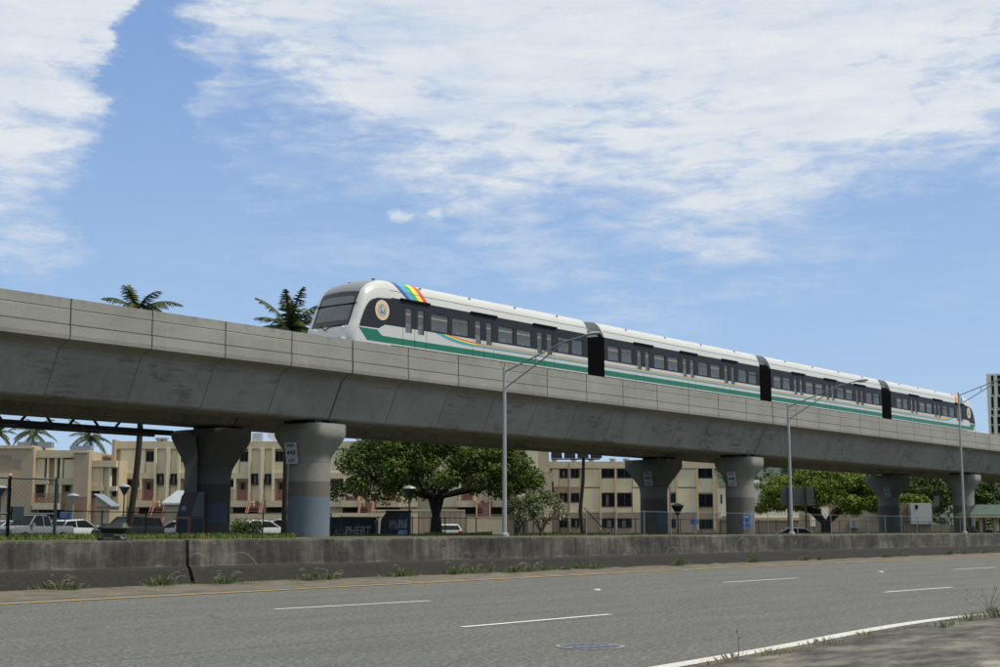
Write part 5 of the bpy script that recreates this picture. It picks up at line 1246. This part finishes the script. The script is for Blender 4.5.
    MB().box(hx - .12, hx + .03, -W2_*.84, W2_*.84, .38, .56, 'tyre').build('front_bumper', v); MB().box(-hx - .04, -hx + .1, -W2_*.84, W2_*.84, .42, .6, 'tyre').build('rear_bumper', v)
    if kind == 'pickup': MB().box(-2.55, -.85, -.78, .78, 1.085, 1.115, 'tyre').build('bed', v)
    if kind == 'suv':
        g = MB(); [g.tube([(-1.8, s_*wu*.92, 1.80), (.1, s_*wu*.92, 1.84)], .025, 'tyre', 5) for s_ in (-1, 1)]; g.build('roof_rails', v)
    return v
vehicle('sedan', 'car_silver', 4, 97, 235, 'silver sedan cut by the left edge, beside the grey pickup')
vehicle('pickup', 'car_grey', 33, 90, 245, 'grey crew pickup parked behind the tall green fence panel', Lk=1)
vehicle('hatch', 'car_white', 77, 98, 62, 'white hatchback seen from behind, between the pickup and the black suv')
vehicle('suv', 'car_black', 128, 97, 232, 'black suv with roof rails, beside the leaning palm trunk')
vehicle('sedan', 'car_silver', 180, 101, 140, 'silver sedan just left of the cable housing, below the shed')
vehicle('sedan', 'car_white', 250, 90, 215, 'white sedan, left one of two between the left piers')
vehicle('sedan', 'car_silver', 268, 100, 235, 'silver sedan, right one of two between the left piers')
vehicle('hatch', 'car_white', 284, 94, 150, 'white hatchback partly hidden by the blue-footed pier')
vehicle('sedan', 'car_white', 449, 108, 95, 'white car half hidden behind the big tree trunk', zz=.0)
vehicle('sedan', 'car_white', 790, 108, 175, 'white car low behind the barrier below the slatted road board', zz=-.25)

# ================================================================ TREES
def leaves(mb, c, r, n, size, m, rn, squash=1.0, flat=.5):
    for _ in range(n):
        while True:
            p = Vector((rn.uniform(-1, 1), rn.uniform(-1, 1), rn.uniform(-1, 1)))
            if .35 < p.length < 1: break
        q = Vector((c[0] + p.x*r, c[1] + p.y*r, c[2] + p.z*r*squash)); s = size*rn.uniform(.55, 1.25)
        nrm = (p + Vector((rn.uniform(-1, 1), rn.uniform(-1, 1), rn.uniform(-.4, 1.3)))*flat*1.6).normalized()
        a = nrm.cross(Vector((rn.uniform(-1, 1), rn.uniform(-1, 1), rn.uniform(-1, 1)))).normalized(); b_ = nrm.cross(a)
        mb.add([q - a*s*.5, q - b_*s*.26 + a*s*.05, q + a*s*.5, q + b_*s*.26 + a*s*.05], [(0, 1, 2, 3)], m)
def broad_tree(name, lat, dist, zb, H_, Wd, trunk, leaf, label, seed, ncl=70, per=150, size=.34, base=.42, dome=1.0, barkm='bark', forks=None, steep=.35, grp=None, depth=None, cr=1.1, lean=0, cat='tree', tr=None):
    rn = random.Random(seed); t = empty(name, wF(lat, dist, zb), RZ, label, cat, grp)
    g = MB(); r0 = trunk; fz_ = H_*base*.62
    tops = forks or 6
    g.tube([(0, 0, -.3), (lean*.3, 0, fz_*.5), (lean, 0, fz_)], [r0*1.35, r0, r0*.85], barkm, 10)
    dz_ = (H_ * (1 - base)); hw = Wd/2; hd = (depth or Wd)/2
    for k in range(tops):
        an = 2*math.pi*k/tops + rn.uniform(-.3, .3); ex, ey = math.cos(an)*hw*.62, math.sin(an)*hd*.62
        g.tube([(lean, 0, fz_ - .1), (lean + ex*steep, ey*steep, fz_ + (H_-fz_)*.22), (lean + ex*.75, ey*.75, H_*base + dz_*.18), (ex*1.1, ey*1.1, H_*base + dz_*.42)], [r0*.55, r0*.42, r0*.26, r0*.08], barkm, 7)
        for j in range(2):
            an2 = an + rn.uniform(-.6, .6); g.tube([(lean + ex*.6, ey*.6, H_*base + dz_*.10), (ex*.8 + math.cos(an2)*hw*.25, ey*.8 + math.sin(an2)*hd*.25, H_*base + dz_*.5)], [r0*.22, r0*.06], barkm, 5)
    g.build('trunk', t, smooth=True)
    c = MB()
    for k in range(ncl):
        an = rn.uniform(0, 2*math.pi); rr = math.sqrt(rn.random()); 
        x, y = math.cos(an)*rr, math.sin(an)*rr
        top = math.sqrt(max(0, 1 - rr*rr*.93)); 
        zc = H_*base + dz_ * (rn.uniform(.02, .22) + (top*.88 - .08) * (1 if k % 3 else rn.random()))
        r = cr * rn.uniform(.6, 1.15)
        leaves(c, (x*(hw - r*.7), y*(hd - r*.7), min(zc, H_ - r*.6)), r, int(per*rn.uniform(.7, 1.2)), size, leaf, rn, .68)
    c.build('crown', t)
    return t
def L_(px, dist): return atF(px, 529, dist)[0]
broad_tree('shade_tree', L_(436, 92), 92, .3, 7.6, 14.6, .40, 'leaf_dark', 'big dark-crowned tree with a forked trunk, filling the gap right of the blue-footed pier', 11, 190, 300, .225, base=.34, forks=6, steep=.10, barkm='dark_bark', cr=1.15, depth=12)
broad_tree('spreading_tree', L_(826, 150), 150, .3, 7.4, 15.8, .55, 'leaf_bright', 'bright green umbrella-shaped tree behind the slatted road board', 12, 150, 330, .29, base=.30, barkm='dark_bark', cr=1.35, depth=14)
broad_tree('round_tree', L_(915, 172), 172, .2, 8.0, 11.6, .4, 'leaf_mid', 'darker leafy tree between the two right-hand piers', 13, 90, 260, .31, base=.36, cr=1.4)
broad_tree('small_bushy_tree', L_(908, 158), 158, .2, 4.8, 6.6, .22, 'leaf_bright', 'small bright bushy tree just right of the right-hand rear pier', 14, 36, 170, .32, base=.2, cr=1.05)
broad_tree('round_tree', L_(984, 172), 172, .2, 7.0, 6.0, .3, 'leaf_mid', 'dark round tree above the green shelter roof', 15, 44, 190, .38, base=.3, cr=1.2)
broad_tree('shrub', L_(1003, 118), 118, .2, 2.0, 7.0, .12, 'leaf_dark', 'dark shrub behind the posts of the green-roofed shelter', 16, 22, 120, .28, base=.1, cr=.7, cat='shrub')
# flowering tree
ft = broad_tree('flowering_tree', L_(541, 66), 66, .6, 2.35, 3.0, .085, 'leaf_pale', 'small grey-leaved flowering tree with white blossoms behind the barrier', 17, 26, 75, .15, base=.32, cr=.42, lean=.0, depth=2.4)
rn = random.Random(3); g = MB()
for _ in range(130):
    an = rn.uniform(0, 6.28); rr = math.sqrt(rn.random()); x, y = math.cos(an)*rr*1.45, math.sin(an)*rr*1.15; z = .75 + 1.6*(.15 + .85*rn.random())*math.sqrt(max(0.05, 1 - rr*rr*.9)); s_ = rn.uniform(.022, .04)
    g.add([(x - s_, y - .02, z), (x, y + .02, z - s_), (x + s_, y - .02, z), (x, y + .02, z + s_)], [(0, 1, 2, 3)], 'blossom')
g.build('blossom', ft)
broad_tree('hibiscus_bush', L_(519, 70), 70, .5, 2.1, 1.9, .05, 'leaf_pale', 'pale leafy bush hanging left of the flowering tree', 18, 12, 70, .15, base=.45, cr=.4, cat='shrub')
# hedge by the left piers
rn = random.Random(4); a = MB(); hx0 = L_(232, 88); hx1 = L_(261, 88)
for k in range(26): leaves(a, ((hx1 - hx0)*rn.random(), rn.uniform(0, .8), rn.uniform(.3, 1.35)), .42, 90, .16, 'leaf_dark', rn)
for k in range(14): a.tube([((hx1-hx0)*(k+.5)/14, .4, -.1), ((hx1-hx0)*(k+.5)/14 + .1, .4, 1.2)], .02, 'dark_bark', 4)
h_ = a.build('hedge', loc=wF(hx0, 88, .2), rotz=RZ); tag(h_, 'clipped dark hedge between the two left piers, behind the grass', 'hedge')

def palm(lat, dist, zb, H_, nf, fl, label, seed, lean=(0, 0), tr=.18, droop=1.0, bend=0.0, grp='coconut palms', wind=0.0, updown=(-.5, 1.15)):
    rn = random.Random(seed); t = empty('palm_tree', wF(lat, dist, zb), RZ, label, 'palm tree', grp)
    pts = []; 
    for k in range(10): u = k/9; pts.append((lean[0]*u*u + bend*math.sin(u*math.pi), lean[1]*u*u, -.3 + (H_ + .3)*u))
    g = MB(); g.tube(pts, [tr*1.3] + [tr*(1 - .28*k/9) for k in range(1, 10)], 'palm_bark', 9); g.build('trunk', t, smooth=True)
    top = Vector(pts[-1]); c = MB()
    for k in range(nf):
        an = 2*math.pi*(k*.382) + rn.uniform(-.25, .25); el_ = updown[0] + (updown[1] - updown[0]) * ((k + .5)/nf); Lf = fl*rn.uniform(.85, 1.1)
        d = Vector((math.cos(an)*math.cos(el_) + wind, math.sin(an)*math.cos(el_), math.sin(el_))).normalized(); p = top.copy(); rp = [p.copy()]; ns = 11
        for s_ in range(ns):
            p = p + d*(Lf/ns); d = (d + Vector((wind*.05, 0, -.115*droop))).normalized(); rp.append(p.copy())
        c.tube(rp, [.035*(1 - s_/(ns+1)) + .006 for s_ in range(ns + 1)], 'leaf_palm', 4, caps=False)
        for s_ in range(1, ns*4):
            u = s_/(ns*4); i = min(int(u*ns), ns - 1); q = rp[i].lerp(rp[i+1], u*ns - i); dd = (rp[i+1] - rp[i]).normalized(); sd = dd.cross(UP).normalized()
            ll = fl*.24*math.sin(math.pi*min(1, u*.85 + .12))**.7
            for sg in (-1, 1):
                tip = q + (sd*sg*.72 + dd*.55 + UP*rn.uniform(-.75, -.25)).normalized()*ll*rn.uniform(.75, 1.1); w_ = dd*.032
                c.add([q - w_, q + w_, q.lerp(tip, .6) + w_*.9, tip, q.lerp(tip, .6) - w_*.7], [(0, 1, 2, 3, 4)], 'leaf_palm')
    c.build('crown', t)
    g = MB()
    for k in range(7): an = k*.9; g.lathe([(.03, -.13), (.10, -.06), (.11, .05), (.04, .13)], 'leaf_palm', 7, (top.x + .24*math.cos(an), top.y + .24*math.sin(an), top.z - .28))
    g.build('coconuts', t)
lat, z = atF(137, 312, 70); b0 = atF(127, 525, 70)[0]; palm(b0, 70, BZ, z - BZ - .1, 24, 2.3, 'tall palm with a dark leaning trunk, crown showing above the parapet at far left', 21, lean=(lat - b0, 0), tr=.17, droop=1.1, bend=.45, wind=.25)
lat, z = atF(290, 330, 74); b0 = atF(284, 529, 74)[0]; palm(b0, 74, BZ, z - BZ, 24, 2.5, 'tall palm just left of the blue-footed pier, crown above the parapet beside the train nose', 22, lean=(lat - b0, 0), tr=.15, droop=.9, updown=(-.2, 1.35), wind=.15)
lat, z = atF(33, 433, 160); palm(lat, 160, .2, z - .2, 17, 3.3, 'distant palm above the stepped brown wing, seen below the viaduct at far left', 23, tr=.16, droop=1.25)
lat, z = atF(91, 438, 160); palm(lat, 160, .2, z - .2, 18, 3.3, 'distant full-crowned palm right of the stepped wing, seen below the viaduct', 24, tr=.16, droop=1.1)
lat, z = atF(-3, 433, 150); palm(lat, 150, .2, z - .2, 14, 2.4, 'distant palm with one frond tip entering at the left edge below the viaduct', 25, tr=.14)
# wooded hill behind, right of centre
def hillz(lat, dst):
    a_ = math.exp(-((lat - 118)/48)**2) * 31 + math.exp(-((lat - 180)/70)**2) * 22
    return a_ * math.exp(-((dst - 620)/90)**2)
g = MB(); xs = [0 + 10*i for i in range(36)]; yy = [430 + 16*i for i in range(24)]; vs = []
for d_ in yy:
    for x in xs: q = wF(x, d_, .1 + hillz(x, d_)*min(1, x/40)); vs.append(tuple(q))
g.add(vs, [(j*36 + i, j*36 + i + 1, (j+1)*36 + i + 1, (j+1)*36 + i) for j in range(23) for i in range(35)], 'hill_leaf'); tag(g.build('hill', smooth=True), kind='structure')
rn = random.Random(9); g = MB()
for k in range(1300):
    x = rn.uniform(60, 300); d_ = rn.uniform(470, 625); z = hillz(x, d_)
    if z < 2: continue
    q = wF(x, d_, z); r = rn.uniform(1.6, 4.2)
    for j in range(14):
        p = Vector((rn.uniform(-1, 1), rn.uniform(-1, 1), rn.uniform(-.4, 1)))*r; s_ = rn.uniform(.7, 1.6); c_ = q + p
        a_ = Vector((rn.uniform(-1, 1), rn.uniform(-1, 1), rn.uniform(-1, 1))).normalized(); b_ = a_.cross(Vector((rn.uniform(-1, 1), rn.uniform(-1, 1), rn.uniform(-1, 1)))).normalized()
        g.add([c_ - a_*s_, c_ - b_*s_*.7, c_ + a_*s_, c_ + b_*s_*.7], [(0, 1, 2, 3)], 'hill_leaf')
tag(g.build('hillside_wood'), 'far wooded hillside behind the white building', 'wood', kind='stuff')

# ================================================================ GRASS AND WEEDS
rn = random.Random(31); g = MB()
def blade(g, x, y, z, h, w_, m, rn, lean=.5):
    an = rn.uniform(0, 6.28); dx, dy = math.cos(an), math.sin(an); l = h*lean*rn.uniform(.1, 1)
    g.add([(x - dy*w_, y + dx*w_, z), (x + dy*w_, y - dx*w_, z), (x + dx*l*.35 + dy*w_*.6, y + dy*l*.35 - dx*w_*.6, z + h*.6), (x + dx*l, y + dy*l, z + h)], [(0, 1, 2, 3)], m)
patches = [((-20, 296), 26000, 36, 50, .15), ((425, 492), 4200, 44, 54, .15), ((515, 610), 3500, 40, 56, .12), ((610, 1000), 5000, 38, 56, .10), ((296, 425), 3500, 44, 54, .10)]
for (pa, pb), n, y0, y1, hh in patches:
    for _ in range(n):
        y = rn.uniform(y0, y1); px = rn.uniform(pa, pb); x = atY(px, 529, y).x
        k = .55 + .9*abs(math.sin(x*.9)*math.sin(y*.7 + x*.35)); blade(g, x, y, BZ - .02, hh*k*rn.uniform(.5, 1.2), .018, 'grass', rn)
for _ in range(9000):
    px = rn.uniform(-10, 300); y = rn.uniform(21.8, 30); x = atY(px, 529, y).x; blade(g, x, y, BZ - .05, .10*rn.uniform(.3, 1.1), .008, 'grass', rn)
tag(g.build('berm_grass'), 'rough green grass growing on the bank above the barrier', 'grass', kind='stuff')

def tuft(px, py, s, lbl, seed, z0=.0, dry=.22, stalks=5, grp='weeds along the foot of the barrier', m='weed', wx=1.0):
    rn = random.Random(seed); p = atZ(px, py, z0)
    if p.y > 15: z0 = .07; p = atY(px, py, 20.88 - .1*rn.random())
    t = empty('weed_tuft', (p.x, p.y, z0), 0, lbl, 'weed', grp); g = MB()
    for _ in range(int(170*s)):
        an = rn.uniform(0, 6.28); r = rn.random()**1.1*(.42 + .22*math.sin(an*3 + seed))*s*wx; x, y = math.cos(an)*r, math.sin(an)*r*.35; h = rn.uniform(.03, .17)*min(1.2, s)*(1.1 - r)
        mm = 'dry' if rn.random() < dry else m; l = rn.uniform(.2, 1.0)*h; dx, dy = math.cos(an + rn.uniform(-.6, .6)), math.sin(an)*.5
        w_ = .006; g.add([(x - w_, y, 0), (x + w_, y, 0), (x + dx*l*.5 + w_, y + dy*l*.5, h*.75), (x + dx*l, y + dy*l, h)], [(0, 1, 2, 3)], mm)
    g.build('leaves', t)
    if stalks:
        g = MB()
        for _ in range(stalks):
            an = rn.choice((0, math.pi)) + rn.uniform(-.5, .5); L0 = rn.uniform(.15, .40)*s; pts = []; h = rn.uniform(.08, .24)*min(s, 1.2)
            for k in range(7): u = k/6; pts.append((math.cos(an)*L0*u, math.sin(an)*L0*u*.3 - .03*u, .02 + h*math.sin(u*2.1)))
            g.tube(pts, [.003, .003, .003, .003, .0045, .005, .002], 'dry', 4)
        g.build('seed_stalk', t)
W_ = [(58, 588, .9, 7), (75, 586, .55, 5), (164, 583, 1.25, 3), (228, 579, .95, 8), (312, 575, 1.0, 5), (332, 574, .8, 8), (405, 571.5, 1.25, 3), (458, 569, 1.0, 8), (474, 568.5, .9, 5), (489, 568, .85, 2), (515, 567, 1.0, 6), (531, 566.3, .9, 6), (546, 566, .8, 3), (566, 565, .7, 1), (579, 564.4, .8, 1), (597, 563.6, .9, 3), (679, 561.8, 1.2, 0), (752, 558.7, 1.1, 0), (804, 556.8, .9, 0), (820, 556, .8, 0), (886, 554, 1.2, 1), (905, 553.6, .8, 0), (949, 552.8, 1.0, 0), (963, 552.4, .9, 0), (984, 551.8, .9, 0)]
places = ['far left of the barrier foot, with bent dry stalks', 'small tuft right beside the leftmost dry-stalked clump', 'low green mound left of the wide barrier joint', 'clump just right of the wide barrier joint', 'clump under the blue-footed pier', 'dry-stalked clump right under the blue-footed pier', 'wide green mound left of the big tree trunk', 'tangled clump below the big tree trunk', 'clump right of the one below the big tree trunk', 'small green clump left of the nearest street lamp', 'clump with tall stalk just right of the nearest street lamp', 'stalky clump below the flowering tree', 'low clump right below the flowering tree', 'small tuft beside the white litter', 'small tuft right of the white litter', 'clump left of the middle rear pier', 'clump below the right end of the middle rear pier', 'lone clump right of the blue poster', 'clump right of the middle street lamp', 'small clump beyond the middle street lamp', 'bright clump below the right-hand rear pier', 'small clump right of the right-hand rear pier', 'clump below the rightmost street lamp', 'clump just right of the rightmost street lamp', 'last clump at the right end of the barrier foot']
for i, (px, py, s, st) in enumerate(W_): tuft(px, py + 1.0, s*1.15, 'green weeds, ' + places[i], 100 + i, stalks=st)
# dry grass along the near pavement edge
rn = random.Random(77); g = MB()
for i in range(len(inner) - 1):
    a_, b_ = inner[i], inner[i+1]; ln = (b_ - a_).length
    if a_.x < 4 or a_.x > 24 or ln > 4: continue
    for _ in range(int(ln*420)):
        q = a_.lerp(b_, rn.random()); 
        dn = math.sin(q.x*2.3)*.5 + math.sin(q.x*5.1 + 1)*.5
        if rn.random() > .40 + .75*dn: continue
        o_ = rn.gauss(-.02, .09); h = rn.uniform(.01, .05)*(1.0 + (0.8 if q.x > 16.5 else 0)); x, y = q.x, q.y + o_
        an = rn.uniform(0, 6.28); l = h*1.4; w_ = .005; zo = .03 if o_ < 0 else .002; g.add([(x - w_, y, zo), (x + w_, y, zo), (x + math.cos(an)*l, y + math.sin(an)*l, zo + .02 + h)], [(0, 1, 2)], 'weed' if rn.random() < (.15 if q.x < 15 else .5) else 'dry_brown')
tag(g.build('edge_grass'), 'dry brown grass creeping along the broken pavement edge', 'grass', kind='stuff')
def tall_weed(px, py, hs, lbl, seed, sp=.25, n=9, z0=.03):
    rn = random.Random(seed); p = atZ(px, py, z0); t = empty('tall_weed', (p.x, p.y, z0), 0, lbl, 'weed', 'tall wispy weeds at the pavement edge'); g = MB(); hd = MB()
    for k in range(n):
        an = RZ + rn.choice((0, math.pi)) + rn.uniform(-.4, .4); h = hs*rn.uniform(.55, 1.0); l = sp*rn.uniform(.1, 1.0); pts = [(math.cos(an)*l*u*u, math.sin(an)*l*u*u, h*u) for u in (0, .25, .5, .75, 1)]
        g.tube(pts, [.0035, .003, .003, .0025, .002], 'dry', 4)
        q = Vector(pts[-1]); hd.tube([q, q + Vector((math.cos(an)*.01, math.sin(an)*.01, .02)), q + Vector((math.cos(an)*.02, 0, .03))], [.002, .006, .002], 'dry_brown', 5)
    g.build('stem', t); hd.build('seed_head', t)
tall_weed(990, 617, .34, 'wispy weed with dark seed heads at the right end of the white edge line', 5, .3, 12)
for i, (px, py, s_, d_, lb) in enumerate(((735, 664, .6, 'left of the single thin stem'), (770, 656, .45, 'just right of the single thin stem'), (825, 647, .6, 'midway along the pavement edge'), (867, 638.5, .5, 'left of the flat green weed mat'), (965, 624, .7, 'between the green mat and the wispy weed')) if False else [(735, 664, .6, .9, 'left of the single thin stem'), (772, 656, .45, .9, 'just right of the single thin stem'), (825, 647, .6, .85, 'midway along the pavement edge'), (867, 638.5, .5, .9, 'left of the flat green weed mat'), (968, 623.5, .75, .5, 'between the green mat and the wispy weed')]):
    tuft(px, py, s_, 'dry brown grass clump on the pavement edge, ' + lb, 300 + i, .02, d_, 0, 'weeds along the pavement edge', wx=1.4)
tall_weed(739, 659, .24, 'single thin stem with a dark seed head beside the white edge line', 6, .02, 2)
tuft(1000, 619, 1.0, 'green and dry weeds at the right end of the pavement edge', 201, .03, .5, 0, 'weeds along the pavement edge', wx=1.3); tuft(946, 629, .55, 'flat green weed mat on the pavement edge, left of the wispy weed', 202, .03, .1, 0, 'weeds along the pavement edge', wx=1.5)
